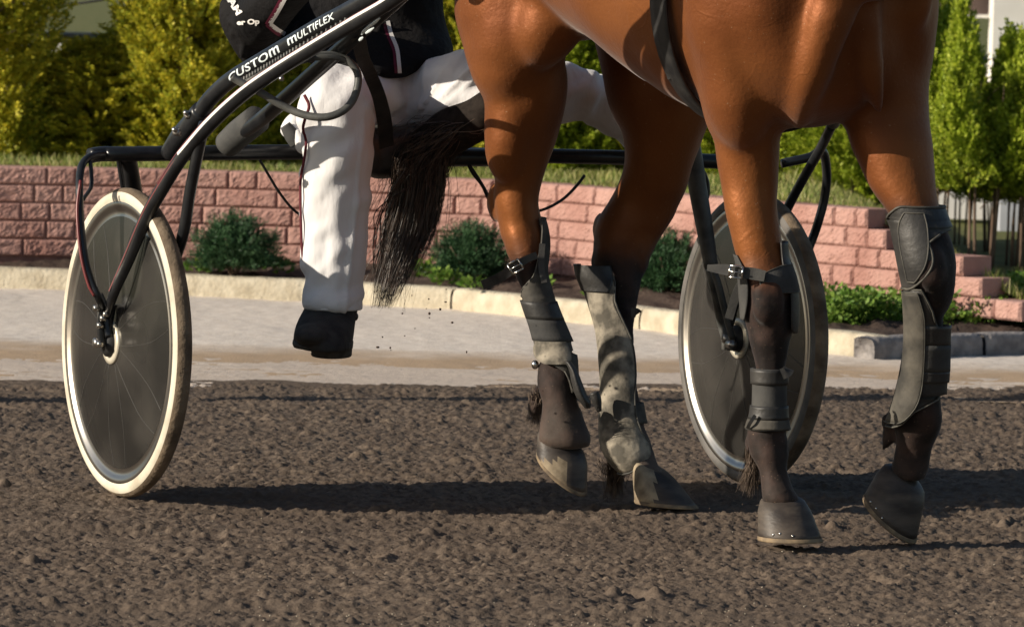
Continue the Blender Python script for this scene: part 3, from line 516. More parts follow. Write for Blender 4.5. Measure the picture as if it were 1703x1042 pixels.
    ml = N.nodes.new('ShaderNodeMath'); ml.operation = 'MULTIPLY'; L.new(r2.outputs[0], ml.inputs[0]); L.new(g3.outputs[0], ml.inputs[1])
    bp = N.nodes.new('ShaderNodeBump'); bp.inputs['Strength'].default_value = .14; bp.inputs['Distance'].default_value = .003; L.new(ml.outputs[0], bp.inputs['Height'])
    L.new(b.inputs['Normal'].links[0].from_socket, bp.inputs['Normal']); L.new(bp.outputs[0], b.inputs['Normal'])
M_coat = mat('bay_coat', (.155,.046,.012), (.235,.080,.021), rough=.45, spec=.25, scale=3.5, bump=.22, bscale=120, bdist=.004, extra=coat, sheen=.15)
M_coat.node_tree.nodes['Principled BSDF'].inputs['Sheen Roughness'].default_value = .4
M_hoof = mat('hoof_horn', (.035,.029,.026), (.10,.082,.066), rough=.5, scale=12, stretch=(1,1,3), bump=.4, bscale=60, bdist=.003)
M_sole = mat('hoof_rim', (.13,.10,.07), (.30,.22,.13), rough=.8, scale=40)
M_hair = mat('black_hair', (.016,.011,.009), (.085,.055,.038), rough=.45, spec=.5, scale=60)
M_hairb = mat('dusty_hair', (.07,.05,.04), (.16,.12,.09), rough=.7, scale=60)
M_boot = mat('black_boot', (.018,.018,.018), (.045,.043,.040), rough=.5, spec=.4, scale=14, bump=.4, bscale=90, bdist=.003)
M_mud = mat('muddy_boot', (.10,.09,.072), (.34,.30,.235), rough=.8, scale=26, bump=.5, bscale=70, bdist=.004, lo=.42, hi=.62)
M_grey = mat('grey_neoprene', (.040,.040,.040), (.065,.064,.060), rough=.8, scale=25, bump=.3, bscale=200, bdist=.002)
M_dusty = mat('dusty_boot', (.038,.036,.032), (.11,.10,.082), rough=.75, scale=18, bump=.4, bscale=90, bdist=.003)
M_lea = mat('black_leather', (.016,.016,.017), (.035,.034,.033), rough=.4, spec=.5, scale=30, bump=.3, bscale=150, bdist=.002)
M_steel = mat('steel', (.62,.60,.56), rough=.22, metal=1)
M_piping = mat('boot_binding', (.045,.043,.038), (.10,.095,.08), rough=.6, scale=40)
horse_root = empty('horse', (float((A0+hh*.6)[0]), float((A0+hh*.6)[1]), 0), 'glossy bay horse with black lower legs, trotting towards the right', 'horse')
body = fuse(hb, 'body', M_coat, .0085, 5); relax(body, 10, lambda c: .55*np.clip((c[:,2]-.62)/.25,0,1))
co = np.array([v.co for v in body.data.vertices]); no = np.array([v.normal for v in body.data.vertices])
def n3(p, s, sd): return (vnoise(p[:,0]*s, p[:,2]*s, sd)+vnoise(p[:,1]*s+5, p[:,2]*s*.8+3, sd+1)+vnoise(p[:,0]*s+p[:,2]*s*.3, p[:,1]*s, sd+2))/3-.5
lo_ = np.clip((.66-co[:,2])/.15,0,1); co += no*((n3(co,34,81)*.014+n3(co,90,84)*.004)*lo_+(n3(co,9,87)*.022+n3(co,22,90)*.007)*(1-lo_))[:,None]
body.data.vertices.foreach_set('co', co.astype(np.float32).ravel()); body.data.update(); adopt(body, horse_root)
# hooves
def hoof(cor, sole, rim=.004):   # coronet and ground ellipses: (px,py,D, half width px, half depth m, tilt of the ring about the view axis, tilt forward)
    def ring(e, k=1.0):
        px,py,D,w,dp,tx,ty = e; c = P(px,py,D); ax = np.array((math.cos(tx),0,-math.sin(tx))); ay = np.array((0,-math.cos(ty),-math.sin(ty)))
        return [c+ax*w*k*D/FPX*math.cos(t)+ay*dp*k*math.sin(t) for t in np.linspace(0,2*math.pi,32,endpoint=False)]
    a, b = np.array(ring(cor)), np.array(ring(sole)); R = [a*(1-t)+b*t+0*a for t in (0,.2,.4,.6,.8,1)]
    R[0] = np.array(ring(cor,.93)); m1 = MB(); m1.m = 0; up = nrm(a.mean(0)-b.mean(0)); R[0] = np.array(ring(cor,.90))+up*.004; rings(m1, [np.array(ring(cor,.55))+up*.012, np.array(ring(cor,.76))+up*.010]+R+[np.array(ring(sole,.85))]); 
    o = m1.build('hoof', M_hoof); adopt(o, horse_root)
    m2 = MB(); d = nrm(b.mean(0)-a.mean(0))*.006; rings(m2, [b*1.0-(b-b.mean(0))*.01-d, b+(b-b.mean(0))*.02, b+(b-b.mean(0))*.015+d*.6, b-(b-b.mean(0))*.2+d*.6], False); q = m2.build('shoe', M_sole); setp(q, o)
    return o
rfh = hoof((1302,836,11.745,42,.052,-.03,.12),(1314,896,11.72,54,.062,0,0))
lfh = hoof((1503,799,11.885,45,.047,.56,.30),(1480,861,11.885,56,.058,.62,.4))
rhh = hoof((936,738,12.37,48,.044,.5,.35),(934,785,12.36,52,.052,.60,.45))
lho = hoof((1090,784,12.50,46,.048,.46,.2),(1108,838,12.47,53,.06,.06,0)); 
M_horn_lit = mat('sunlit_tan_horn', (.16,.125,.085), (.38,.31,.21), rough=.8, scale=30, bump=.4, bscale=60, bdist=.003)  # tan horn, with the sunlit left side of the hind hooves put into the colour
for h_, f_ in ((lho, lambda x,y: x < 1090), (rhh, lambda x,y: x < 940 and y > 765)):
    h_.data.materials.append(M_horn_lit)
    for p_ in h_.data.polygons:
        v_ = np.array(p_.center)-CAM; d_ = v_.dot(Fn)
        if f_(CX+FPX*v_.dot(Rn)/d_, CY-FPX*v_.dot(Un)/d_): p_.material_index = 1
def nails(o, pts):
    from mathutils.bvhtree import BVHTree
    bv = BVHTree.FromPolygons([v.co for v in o.data.vertices], [tuple(p.vertices) for p in o.data.polygons])
    for px,py in pts:
        d = Vector(nrm(P(px,py,12)-CAM)); h = bv.ray_cast(Vector(CAM), d)[0]
        if h: m = MB(); ell(m, np.array(h), .0026,.0026,.0032, n=5, m=7); setp(m.build('nail', M_steel), o)
nails(rfh, [(1286,889),(1297,887),(1318,891)]); nails(lfh, [(1448,834),(1457,845),(1467,861)])
# shells of boots laid over the legs
def at_row(rows, y):
    Q = cr(rows, 8); o = np.argsort(Q[:,0]); return [float(np.interp(y, Q[o,0], Q[o,i])) for i in range(1,5)]
def shell(rows, outline, off=.004, th=.004, m=26, n=34, name='leg_boot', mt=None, label=None, wrapL=0.6, wrapR=0.6, pipe=None, par=None, outer=None):
    """outline rows (y, xl, xr): clipped to the leg; where xl/xr reach past it the shell wraps round the back by wrap (radians). outer: let the shell stand off to the outline itself"""
    O = cr(outline, 6); O = O[np.argsort(O[:,0])]; A_, B_ = [], []; ys = np.linspace(O[0,0], O[-1,0], n)
    for y in ys:
        xl, xr = np.interp(y, O[:,0], O[:,1]), np.interp(y, O[:,0], O[:,2]); l, r, D, dh = at_row(rows, y)
        if outer: l, r = min(l, xl+outer), max(r, xr-outer) if outer > 0 else r
        k = FPX/D; l -= off*k; r += off*k; c, w = (l+r)/2, (r-l)/2; ul, ur = (xl-c)/w, (xr-c)/w
        t1 = math.pi+wrapL if ul <= -.97 else math.acos(max(-1,min(1,ul))); t0 = -wrapR if ur >= .97 else math.acos(max(-1,min(1,ur)))
        ce = P(c, y, D); hw = w/k; ra = []; rb_ = []
        for t in np.linspace(t0, t1, m):
            ra.append(ce+np.array((hw*math.cos(t), -(dh+off)*math.sin(t), 0))); rb_.append(ce+np.array(((hw+th)*math.cos(t), -(dh+off+th)*math.sin(t), 0)))
        A_.append(ra); B_.append(rb_)
    mb = MB(); V = [v for r in B_ for v in r]+[v for r in A_ for v in r]; F = grid_faces(n, m, False); K_ = n*m; F += [tuple(i+K_ for i in f[::-1]) for f in grid_faces(n, m, False)]
    bd = list(range(m))+[i*m+m-1 for i in range(1,n)]+list(range(n*m-2,(n-1)*m-1,-1))+[i*m for i in range(n-2,0,-1)]
    for i in range(len(bd)): a, b = bd[i], bd[(i+1)%len(bd)]; F.append((a, a+K_, b+K_, b))
    mb.add(V, F); o = mb.build(name, mt or M_boot); 
    if par is None: adopt(o, horse_root)
    else: setp(o, par)
    if label: o['label'] = label
    if pipe:
        pb = MB(); pts = [tuple(V[i]) for i in bd[::3]]+[tuple(V[bd[0]])]; tube(pb, pts, pipe, m=8, n=2, world=True, caps=False); p = pb.build('binding', M_piping); setp(p, o)
    return o
def band(rows, y0, y1, off, mt, name='strap', par=None, tilt=0, th=.003):
    return shell(rows, [(y0,-9e3,9e3),(y1,-9e3,9e3)], off, th, 48, 6, name, mt, None, math.pi/2-.001, math.pi/2-.001, None, par)
def buckle(px,py,D,ang,par,s=.014):
    mb = MB(); c = P(px,py,D); u = np.array((math.cos(ang),0,math.sin(ang))); v = np.array((-math.sin(ang),0,math.cos(ang))); q = [c+u*s*a+v*s*.9*b for a,b in ((-1,-1),(1,-1),(1,1),(-1,1),(-1,-1))]
    for a,b in zip(q[:-1],q[1:]): cyl(mb, tuple(a), tuple(b), .0022, 8)
    cyl(mb, tuple(c-u*s*.9+np.array((0,-.004,0))), tuple(c+u*s+np.array((0,-.004,0))), .0014, 6)
    o = mb.build('buckle', M_steel); setp(o, par)
def free_strap(pts, w, mt, name, par, rollv=None):   # flat strap along (px,py,D); w half width in px
    mb = MB(); Q = cr([list(p)+[w if np.isscalar(w) else w[i]] for i,p in enumerate(pts)], 6); R = []
    for i in range(len(Q)):
        t = Q[min(i+1,len(Q)-1)][:2]-Q[max(i-1,0)][:2]; t = t/np.linalg.norm(t); nx_, ny_ = -t[1], t[0]; px,py,D,ww = Q[i]; f = .0018
        a, b = P(px+nx_*ww,py+ny_*ww,D), P(px-nx_*ww,py-ny_*ww,D); e = np.array((0,f,0)); R.append([a+e,b+e,b-e,a-e])
    rings(mb, R); o = mb.build(name, mt, smooth=False); (setp(o, par) if par.type=='MESH' else adopt(o, par)); return o
# near foreleg (RF)
b1 = shell(RF, [(438,1298,1330),(446,1280,1330),(455,1266,1330),(470,1264,1340),(483,1276,1340)], .005, .006, name='knee_boot', mt=M_grey, label='grey strap boot buckled above the knee of the near foreleg', wrapL=.1, wrapR=1.6, pipe=.0016)
shell(RF, [(424,1200,1226),(445,1200,1236),(470,1200,1243),(500,1200,1243),(532,1200,1238)], .005, .003, name='flap', mt=M_grey, wrapL=1.2, par=b1)
shell(RF, [(400,1296,1330),(440,1300,1335),(480,1312,1340),(540,1314,1340),(552,1318,1340)], .006, .004, name='flap', mt=M_boot, wrapR=.9, par=b1)
free_strap([(1272,459,11.695),(1252,455,11.70),(1230,452,11.70),(1205,448,11.71),(1176,445,11.72)], [9,10,9,9,5], M_grey, 'strap', b1); buckle(1224,452,11.695,-.1,b1,.013)
free_strap([(1240,462,11.80),(1226,485,11.81),(1212,530,11.82)], 7, M_grey, 'strap', b1)
b2 = shell(RF, [(612,-9e3,9e3),(714,-9e3,9e3)], .004, .003, 48, 10, 'leg_wrap', M_grey, None, math.pi/2-.001, math.pi/2-.001)
band(RF, 613, 638, .0075, M_boot, par=b2); band(RF, 674, 696, .0075, M_boot, par=b2); band(RF, 696, 712, .0070, M_dusty, par=b2)
free_strap([(1300,622,11.72),(1309,618,11.72),(1312,612,11.73)], 9, M_boot, 'strap_end', b2); free_strap([(1256,690,11.73),(1248,702,11.73),(1243,712,11.74)], 3, M_lea, 'strap_end', b2)
# raised foreleg (LF)
b3 = shell(LF, [(342,1490,1600),(360,1480,1600),(370,1480,1600),(395,1480,1544),(420,1480,1547),(440,1480,1546),(455,1480,1538),(468,1480,1528),(480,1480,1516)], .006, .007, name='knee_boot', mt=M_boot, label='black padded knee boot with pale curved binding', wrapL=.7, wrapR=.8, pipe=.0026)
shell(LF, [(352,1500,1532),(375,1494,1538),(410,1497,1540),(440,1503,1535),(468,1509,1520)], .011, .004, name='pad', mt=M_boot, par=b3, pipe=.0018)
LFb = [(470,1508,1545,11.745,.05)]+[(500,1511,1583,11.755,.048),(540,1513,1573,11.775,.040),(580,1512,1571,11.795,.036),(620,1506,1570,11.815,.037),(650,1499,1568,11.828,.042),(680,1490,1569,11.838,.047),(708,1480,1567,11.851,.045)]
b4 = shell(LFb, [(480,1490,1530),(510,1490,1546),(540,1490,1556),(560,1490,1600),(600,1490,1600),(640,1490,1600),(656,1470,1566),(670,1470,1535),(685,1470,1515),(700,1470,1503),(709,1470,1490)], .004, .005, name='shin_boot', mt=M_boot, label='long black shin boot with a grey strap', wrapL=.8, wrapR=.8, pipe=.002)
shell(LFb, [(486,1490,1524),(520,1490,1534),(560,1490,1536),(610,1490,1534),(650,1480,1529),(680,1470,1517),(702,1470,1497)], .0095, .004, name='shell', mt=M_dusty, par=b4, wrapL=.6, pipe=.0014)
band(LFb, 540, 572, .0095, M_boot, par=b4); band(LFb, 572, 616, .0100, M_grey, par=b4); band(LFb, 616, 634, .0095, M_boot, par=b4)
# near hind leg (RH)
b5 = shell(RH, [(362,896,930),(390,900,930),(430,893,930),(460,885,930),(475,872,930),(500,868,930),(540,860,940),(580,860,950),(592,885,960),(600,905,965),(612,935,970),(630,945,975),(650,950,980)], .005, .005, name='shin_boot', mt=M_dusty, label='dusty grey hind boot with scalloped rim on the near hind leg', wrapL=.9, wrapR=.9, pipe=.0018)
shell(RH, [(566,893,940),(580,890,946),(594,893,948),(603,906,945)], .011, .005, name='pad', mt=M_mud, par=b5)
band(RH, 500, 530, .0095, M_boot, par=b5); band(RH, 530, 566, .0090, M_grey, par=b5)
fl = MB(); R_ = []
for (y,l,r,D,dh) in cr([(600,938,950,12.36,.02),(615,946,960,12.36,.03),(635,950,968,12.36,.034),(655,956,976,12.36,.034),(668,964,983,12.36,.028),(678,972,982,12.36,.014)],5):
    c = P((l+r)/2,y,D); w_ = (r-l)/2*D/FPX; R_.append([c+np.array((w_*math.cos(t),-dh*math.sin(t),0)) for t in np.linspace(0,2*math.pi,20,endpoint=False)])
rings(fl, R_); setp(fl.build('flap', M_boot), b5)
free_strap([(893,424,12.40),(878,430,12.40),(860,440,12.40),(840,456,12.41),(822,466,12.43),(802,474,12.46)], [6,6,7,8,8,8], M_lea, 'strap', b5); buckle(857,443,12.392,.55,b5,.013)
free_strap([(902,405,12.42),(900,440,12.415),(905,470,12.41)], 5, M_boot, 'strap', b5)
fe = MB(); ell(fe, P(890,606,12.40), .008,.008,.010); setp(fe.build('stud', M_steel), b5)
# far hind leg (LH)
LHb = [(440,962,1012,12.64,.03),(460,966,1020,12.64,.035),(480,974,1045,12.64,.04),(510,984,1058,12.63,.04),(545,994,1058,12.62,.038),(580,999,1058,12.60,.037),(640,1003,1060,12.58,.038),(700,1001,1070,12.56,.043),(740,1003,1080,12.54,.047),(765,1015,1080,12.53,.044),(790,1036,1076,12.52,.03)]
b6 = shell(LHb, [(446,900,1010),(460,900,1016),(480,900,1022),(505,900,1022),(530,900,1034),(550,900,1043),(580,900,1050),(620,900,1053),(660,900,1052),(700,900,1057),(720,900,1066),(745,900,1079),(765,900,1072),(780,900,1053),(787,1020,1042)], .001, .007, name='shin_boot', mt=M_mud, label='tall mud-caked hind boot with a pointed heel cup', wrapL=.9, wrapR=.5, pipe=.0024)
shell(LHb, [(440,900,1012),(455,900,1016),(470,930,1016),(484,960,1012)], .006, .006, name='top_cuff', mt=M_boot, par=b6, wrapL=.8)
band([(y,l+6,r,D,dh-.006) for y,l,r,D,dh in LHb[5:10]], 668, 702, .006, M_dusty, par=b6)
free_strap([(1050,520,12.58),(1058,520,12.58),(1060,522,12.6)], 8, M_lea, 'strap_end', b6)
cu = MB(); tube(cu, [(988,652,12.5),(992,665,12.5),(997,684,12.5)], [.011,.011,.005], m=10); setp(cu.build('strap_end', M_boot), b6)
# fetlock hair
def hairs(mb, root, tip, n, spread, sp2, r, seed, sag=.3, k=7, world=False):
    g = np.random.default_rng(seed); a, b = (np.array(root), np.array(tip)) if world else (P(*root), P(*tip))
    for i in range(n):
        p0 = a+g.normal(0,1,3)*spread; p1 = b+g.normal(0,1,3)*sp2; mid = (p0+p1)/2+g.normal(0,1,3)*sp2*.4
        pts = [p0*(1-t)**2+2*mid*t*(1-t)+p1*t*t for t in np.linspace(0,1,k)]; T = nrm(p1-p0); s_ = nrm(np.cross(T, g.normal(0,1,3)))
        V = []; 
        for t,p in zip(np.linspace(0,1,k),pts): w_ = r*(1-.8*t); V += [p+s_*w_, p-s_*w_]
        mb.add(V, [(2*j,2*j+1,2*j+3,2*j+2) for j in range(k-1)])
for (a,b,n,s1,s2,mt) in (((1258,750,11.82),(1243,808,11.86),1300,.009,.010,M_hairb),((895,658,12.45),(890,700,12.48),600,.010,.010,M_hairb),((1024,774,12.58),(1022,822,12.60),900,.013,.012,M_hairb),((1482,704,11.90),(1480,738,11.90),160,.006,.006,M_hair)):
    mb = MB(); hairs(mb, a, b, n//2, s1, s2, .0007, int(a[0])); adopt(mb.build('fetlock_hair', mt, smooth=False), horse_root)
# tail
tl = MB(); g = np.random.default_rng(5)
def tpath(u, v, dd, ln):
    pts = [(838,165,12.58),(800,195-8*v,12.62),(748+8*u,222+8*v,12.66),(702+38*u,262+16*v,12.69),(694+42*u,320,12.70),(680+44*u,380,12.70),(663+40*u,430,12.69),(648+32*u,475,12.68),(634+22*u,522,12.67)]
    return pts[:max(4,int(round(ln*9)))]
for i in range(4200):
    u = g.normal(0,.52); u = max(-1.0,min(1.0,u)); v = g.normal(0,1); d0 = g.normal(0,.028); ln = g.uniform(.66,1.0) if g.random() < .75 else 1.0; u = u*(1 if ln < .95 else .8)
    cut = g.uniform(.70,1)
    pts = np.array([P(px+g.normal(0,7 if q < 4 else 2), py+g.normal(0,7 if q < 4 else 2), D+d0*min(1,.5+q/5)) for q,(px,py,D) in enumerate(tpath(u,v,d0,ln))]); Q = cr(pts, 4); Q = Q[:max(8,int(len(Q)*cut))]
    if g.random() < .12: Q = Q+np.outer(np.linspace(0,1,len(Q))**2, (g.normal(0,.03),g.normal(0,.02),g.normal(0,.015)))
    r = .00085; n_ = len(Q); T = np.gradient(Q,axis=0); T /= np.linalg.norm(T,axis=1)[:,None]+1e-9; s_ = np.cross(T, g.normal(0,1,3)); s_ /= np.linalg.norm(s_,axis=1)[:,None]+1e-9
    wv = r*(1-.75*np.linspace(0,1,n_)**1.5)[:,None]; b0 = len(tl.V); tl.V += list(np.stack([Q+s_*wv, Q-s_*wv],1).reshape(-1,3)); tl.F += [(b0+2*j,b0+2*j+1,b0+2*j+3,b0+2*j+2) for j in range(n_-1)]; tl.M += [0]*(n_-1)
dk_ = MB(); tube(dk_, [(850,60,12.62),(846,140,12.58),(800,193,12.60),(745,222,12.66),(704,262,12.69),(697,310,12.70),(690,350,12.70),(682,385,12.70),(674,415,12.70)], [.03,.035,.045,.052,.045,.036,.030,.020,.006], m=16); adopt(dk_.build('dock', mat('dock_skin', (.012,.010,.009), (.03,.024,.02), rough=.95, spec=.1, scale=50)), horse_root)
for i in range(7):                          # loose curls at the left side of the tail
    tube(tl, [(670+g.normal(0,10),300+g.normal(0,15),12.6),(645+g.normal(0,8),350+g.normal(0,10),12.6),(628+g.normal(0,6),400+g.normal(0,10),12.6),(622+g.normal(0,8),450+g.normal(0,10),12.6)], [.0015,.0012,.0009,.0004], m=4)
adopt(tl.build('tail', M_hair, smooth=False), horse_root)
# girth strap lying round the barrel
def girth(s0, wdt, add, th0, th1, name, mt, par, lean=0):
    A_, B_ = [], []; n = 60
    for t in np.linspace(th0, th1, n):
        s = s0+lean*math.sin(t); a_ = [tor(s+d, t, 1, add) for d in np.linspace(-wdt/2,wdt/2,4)]; b_ = [tor(s+d, t, 1, add+.006) for d in np.linspace(-wdt/2,wdt/2,4)]; A_.append(b_+a_[::-1])
    mb = MB(); rings(mb, A_); o = mb.build(name, mt); return adopt(o, par) if par.type=='EMPTY' else setp(o, par)
gth = girth(.80, .05, .010, 0, 2*math.pi-.001, 'girth', M_lea, horse_root, .05)
gs = MB(); 
buckle(1098,10,11.80,.1,gth,.016); free_strap([(1101,16,11.80),(1105,50,11.80),(1111,95,11.80),(1120,130,11.80)], 10, M_grey, 'strap', gth)
# ---------------------------------------------------------------- sulky
A_S = math.radians(26.4); sh = np.array((math.sin(A_S), -math.cos(A_S), 0)); sr = np.array((-math.cos(A_S), -math.sin(A_S), 0))
M_frame = mat('black_tubing', (.009,.010,.012), (.022,.023,.025), rough=.3, spec=.5, scale=25, bump=.12, bscale=120, bdist=.002)
M_framew = mat('worn_tubing', (.045,.047,.046), (.12,.12,.11), rough=.5, spec=.45, scale=22, bump=.2, bscale=120, bdist=.002)
M_foam = mat('foam_grip', (.055,.056,.055), (.075,.075,.072), rough=.9, scale=30, bump=.4, bscale=240, bdist=.002)
M_wstripe = mat('white_stripe', (.78,.75,.70), rough=.35, spec=.5); M_rstripe = mat('red_stripe', (.16,.03,.03), rough=.4, spec=.5)
M_tread = mat('dirty_tread', (.085,.062,.042), (.21,.16,.11), rough=.9, scale=18, bump=.8, bscale=110, bdist=.004)
M_side = mat('cream_sidewall', (.44,.39,.30), (.64,.59,.48), rough=.7, scale=12, lo=.3, hi=.55)
M_sidg = mat('grey_sidewall', (.07,.068,.064), (.15,.14,.13), rough=.7, scale=14)
M_chrome = mat('polished_rim', (.42,.40,.37), rough=.32, metal=1, bump=.05, bscale=60, bdist=.002)
M_rub = mat('dark_rubber', (.02,.02,.02), (.035,.035,.035), rough=.6, scale=20)
M_disc = mat('smoked_disc', (.016,.0155,.0145), (.060,.056,.050), rough=.24, spec=.6, scale=5, bump=.05, bscale=6, bdist=.01, lo=.42, hi=.8)
M_disc.node_tree.nodes['Principled BSDF'].inputs['Alpha'].default_value = .93
M_spk = mat('spoke_wire', (.07,.067,.062), rough=.4)
M_bolt = mat('bolt_steel', (.45,.43,.40), rough=.35, metal=1)
sroot = empty('racing_sulky', tuple((P(735,822,12.76)[0], 12.76, 0)), 'black two-wheeled racing sulky with disc wheels and lettered shaft', 'sulky')
WL, WR = P(209,566,12.43), P(1250,566,13.09); RW = .334; WL[2] = RW-.004; WR[2] = RW-.004
def lathe(mb, c, ax, prof, m=96):     # prof: (radius, offset along ax)
    ax = nrm(ax); u = nrm(np.cross(ax, UZ)); v = np.cross(u, ax); R = []
    for r, o in prof: R.append([c+ax*o+r*(math.cos(t)*u+math.sin(t)*v) for t in np.linspace(0,2*math.pi,m,endpoint=False)])
    rings(mb, R, False)
def wheel(c, ax, l):                    # ax points outwards, away from the horse
    mb = MB(); rt = RW-.021
    mb.m = 0; lathe(mb, c, ax, [(rt+.021*math.cos(t), .0205*math.sin(t)) for t in np.linspace(-.95,.95,15)], 120)
    for sg in (1,-1): mb.m = 1 if sg > 0 else 2; lathe(mb, c, ax, [(rt+.021*math.cos(t), .0205*math.sin(t)*sg) for t in (.95,1.05,1.2,1.4,1.6,1.8,2.0)], 120)
    tyre = mb.build('tyre', [M_tread, M_side, M_sidg]); adopt(tyre, sroot)
    if l: tyre['label'] = l
    tb = MB(); u = nrm(np.cross(ax, UZ)); v = np.cross(u, ax)       # tread nubs
    for k in range(150):
        t = k/150*2*math.pi; d = u*math.cos(t)+v*math.sin(t); tg = -u*math.sin(t)+v*math.cos(t)
        for o_ in (-.010,0,.010): box(tb, c+d*(RW-.0042-abs(o_)*.26)+ax*o_+tg*(.003 if o_ else 0), d, tg, ax, (.0016,.0045,.0035))
    setp(tb.build('tread', M_tread, smooth=False), tyre)
    rm = MB()
    for sg in (1,-1): lathe(rm, c, ax, [(rt-.008,.017*sg),(rt-.010,.0185*sg),(rt-.021,.0175*sg),(rt-.024,.013*sg),(rt-.036,.011*sg),(rt-.039,.013*sg),(rt-.042,.013*sg)], 120)
    lathe(rm, c, ax, [(rt-.014,-.012),(rt-.012,0),(rt-.014,.012)], 96)
    rim = rm.build('rim', M_chrome); adopt(rim, sroot)
    ds = MB()
    for sg in (1,-1): lathe(ds, c, ax, [(rt-.0405,.0135*sg),(rt-.06,.016*sg),(rt-.12,.022*sg),(.10,.029*sg),(.030,.034*sg)], 96)
    d_ = ds.build('disc_cover', M_disc); adopt(d_, sroot)
    sp = MB()
    for k in range(28):
        t = k/28*2*math.pi+.05; d = u*math.cos(t)+v*math.sin(t); t2 = t+(.25 if k%2 else -.25); e = u*math.cos(t2)+v*math.sin(t2); sg = 1 if k%4 < 2 else -1
        tube(sp, [tuple(c+(e*(1-q)+d*q)/np.linalg.norm(e*(1-q)+d*q)*r_+ax*(o_+.0001)*sg) for r_,o_,q in ((.05,.0326,0),(.10,.029,.3),(rt-.12,.022,.6),(rt-.06,.016,.9),(rt-.043,.0138,1))], .0006, m=5, n=3, world=True)
    setp(sp.build('spokes', M_spk), d_)
    hb_ = MB()
    lathe(hb_, c, ax, [(.046,.031),(.046,.037),(.033,.039),(.031,.034)], 48); lathe(hb_, c, ax, [(.046,-.031),(.046,-.037),(.033,-.039),(.031,-.034)], 48)
    h = hb_.build('hub_flange', mat('hub_cream', (.62,.57,.46), rough=.4, metal=.3)); adopt(h, sroot)
    hc = MB(); cyl(hc, tuple(c-ax*.052), tuple(c+ax*.052), .022, 24); lathe(hc, c, ax, [(.022,.052),(.030,.045),(.030,.036)], 32); lathe(hc, c, ax, [(.022,-.052),(.030,-.045),(.030,-.036)], 32); cyl(hc, tuple(c-ax*.072), tuple(c+ax*.072), .006, 12); setp(hc.build('hub', M_rub), h)
    nb = MB()
    for sg in (1,-1): nb = MB(); cyl(nb, tuple(c+ax*.060*sg), tuple(c+ax*.074*sg), .011, 6); setp(nb.build('axle_nut', M_bolt), h)
wheel(WL, sr, 'tyre with cream sidewall and dirty brown tread'); wheel(WR, -sr, None)
def fr(name, pts, r, mt=M_frame, **k):
    mb = MB(); tube(mb, pts, r, **k); return adopt(mb.build(name, mt), sroot)
def ppx(p): v = np.asarray(p)-CAM; d = v.dot(Fn); return CX+FPX*v.dot(Rn)/d, CY-FPX*v.dot(Un)/d, float(p[1])
axL = WL+sr*.068; axL2 = WL-sr*.062; axR = WR-sr*.068; axR2 = WR+sr*.062
LX, LY, LD = ppx(axL); 
ca, cb = np.array((P(205,256,12.55))), np.array(P(1215,268,13.12))
fr('cross_bar', [(150,259,12.50),(172,256,12.52),(225,256,12.54),(500,253,12.70),(760,257,12.84),(1030,262,12.98),(1200,269,13.08),(1290,272,13.13)], .0165, m=20)
# near side fork outside the wheel
t6 = fr('outer_fork', [(200,256,12.53),(172,256,12.51),(150,261,12.48),(136,276,12.45),(132,310,12.41),(134,370,12.38),(141,430,12.36),(152,470,12.35),(164,496,12.35),(171,515,LD)], .0085, m=14)
fs = MB(); tube(fs, [(134,300,12.397),(128.5,350,12.375),(134,420,12.352),(146,470,12.342),(157,492,12.34)], .0035, m=8); setp(fs.build('stripe', M_rstripe), t6)
fr('gusset', [(150,268,12.47),(152,290,12.46),(151,312,12.44),(138,332,12.42)], .0045, m=10)
fr('inner_post', [(212,256,12.55),(218,290,12.60),(226,340,12.66),(232,400,12.63),(222,500,12.57),(205,566,12.52)], .0185)
fr('rear_brace', [(196,258,12.55),(201,290,12.56),(206,320,12.57)], .0055, m=10)
fr('inner_brace', [(340,205,12.16),(330,250,12.18),(316,320,12.21),(303,395,12.26),(270,480,12.42),(225,560,12.54)], .0125, m=16)
br = MB()
tube(br, [(164,490,LD+.01),(172,510,LD),(176,540,LD-.005),(180,560,LD-.01)], .010, m=12, flat=.45); tube(br, [(170,505,LD-.012),(166,530,LD-.012),(168,560,LD-.012),(171,575,LD-.012)], .007, m=10, flat=.5)
tube(br, [(185,505,LD),(180,530,LD),(176,556,LD),(176,575,LD)], .012, m=12, flat=.5)
o = adopt(br.build('axle_bracket', M_frame), sroot); nb = MB()
for (x,y) in ((160,512),(171,529),(166,541),(166,572),(176,522)): nb = MB(); c = P(x,y,LD-.02); cyl(nb, tuple(c+sr*-.006), tuple(c+sr*.006), .0065, 8); setp(nb.build('bolt', M_bolt), o)
# striped shaft running from the near hub up along the horse
s2 = [(178,528,LD),(190,485,12.33),(214,430,12.31),(243,362,12.28),(272,310,12.24),(305,258,12.20),(350,206,12.14),(400,160,12.07),(450,124,12.0),(520,80,11.92),(590,38,11.83),(650,2,11.75),(705,-45,11.65),(745,-130,11.55),(770,-260,11.5)]
t2 = fr('shaft', s2, [.007,.0115,.0135,.0145,.015]+[.0155]*10, m=22)
def stripe_on(pts, r, ang, wdt, mt, par, name, lift=.0006, n=8):
    """a painted strip: follows the tube at angle ang (0 = towards the camera, + = up and left)"""
    Q = cr([P(*p) for p in pts], n); T = np.gradient(Q,axis=0); T /= np.linalg.norm(T,axis=1)[:,None]; V = []; k = 5
    for p,t in zip(Q,T):
        v = nrm(CAM-p); v = nrm(v-t*v.dot(t)); u = nrm(np.cross(t, v)); u = u if (u[2]-u[0]*.5) > 0 else -u
        for a in np.linspace(ang-wdt,ang+wdt,k): V.append(p+(r+lift)*(math.cos(a)*v+math.sin(a)*u))
    o = mesh(name, V, grid_faces(len(Q), k, False), mt); setp(o, par); return o
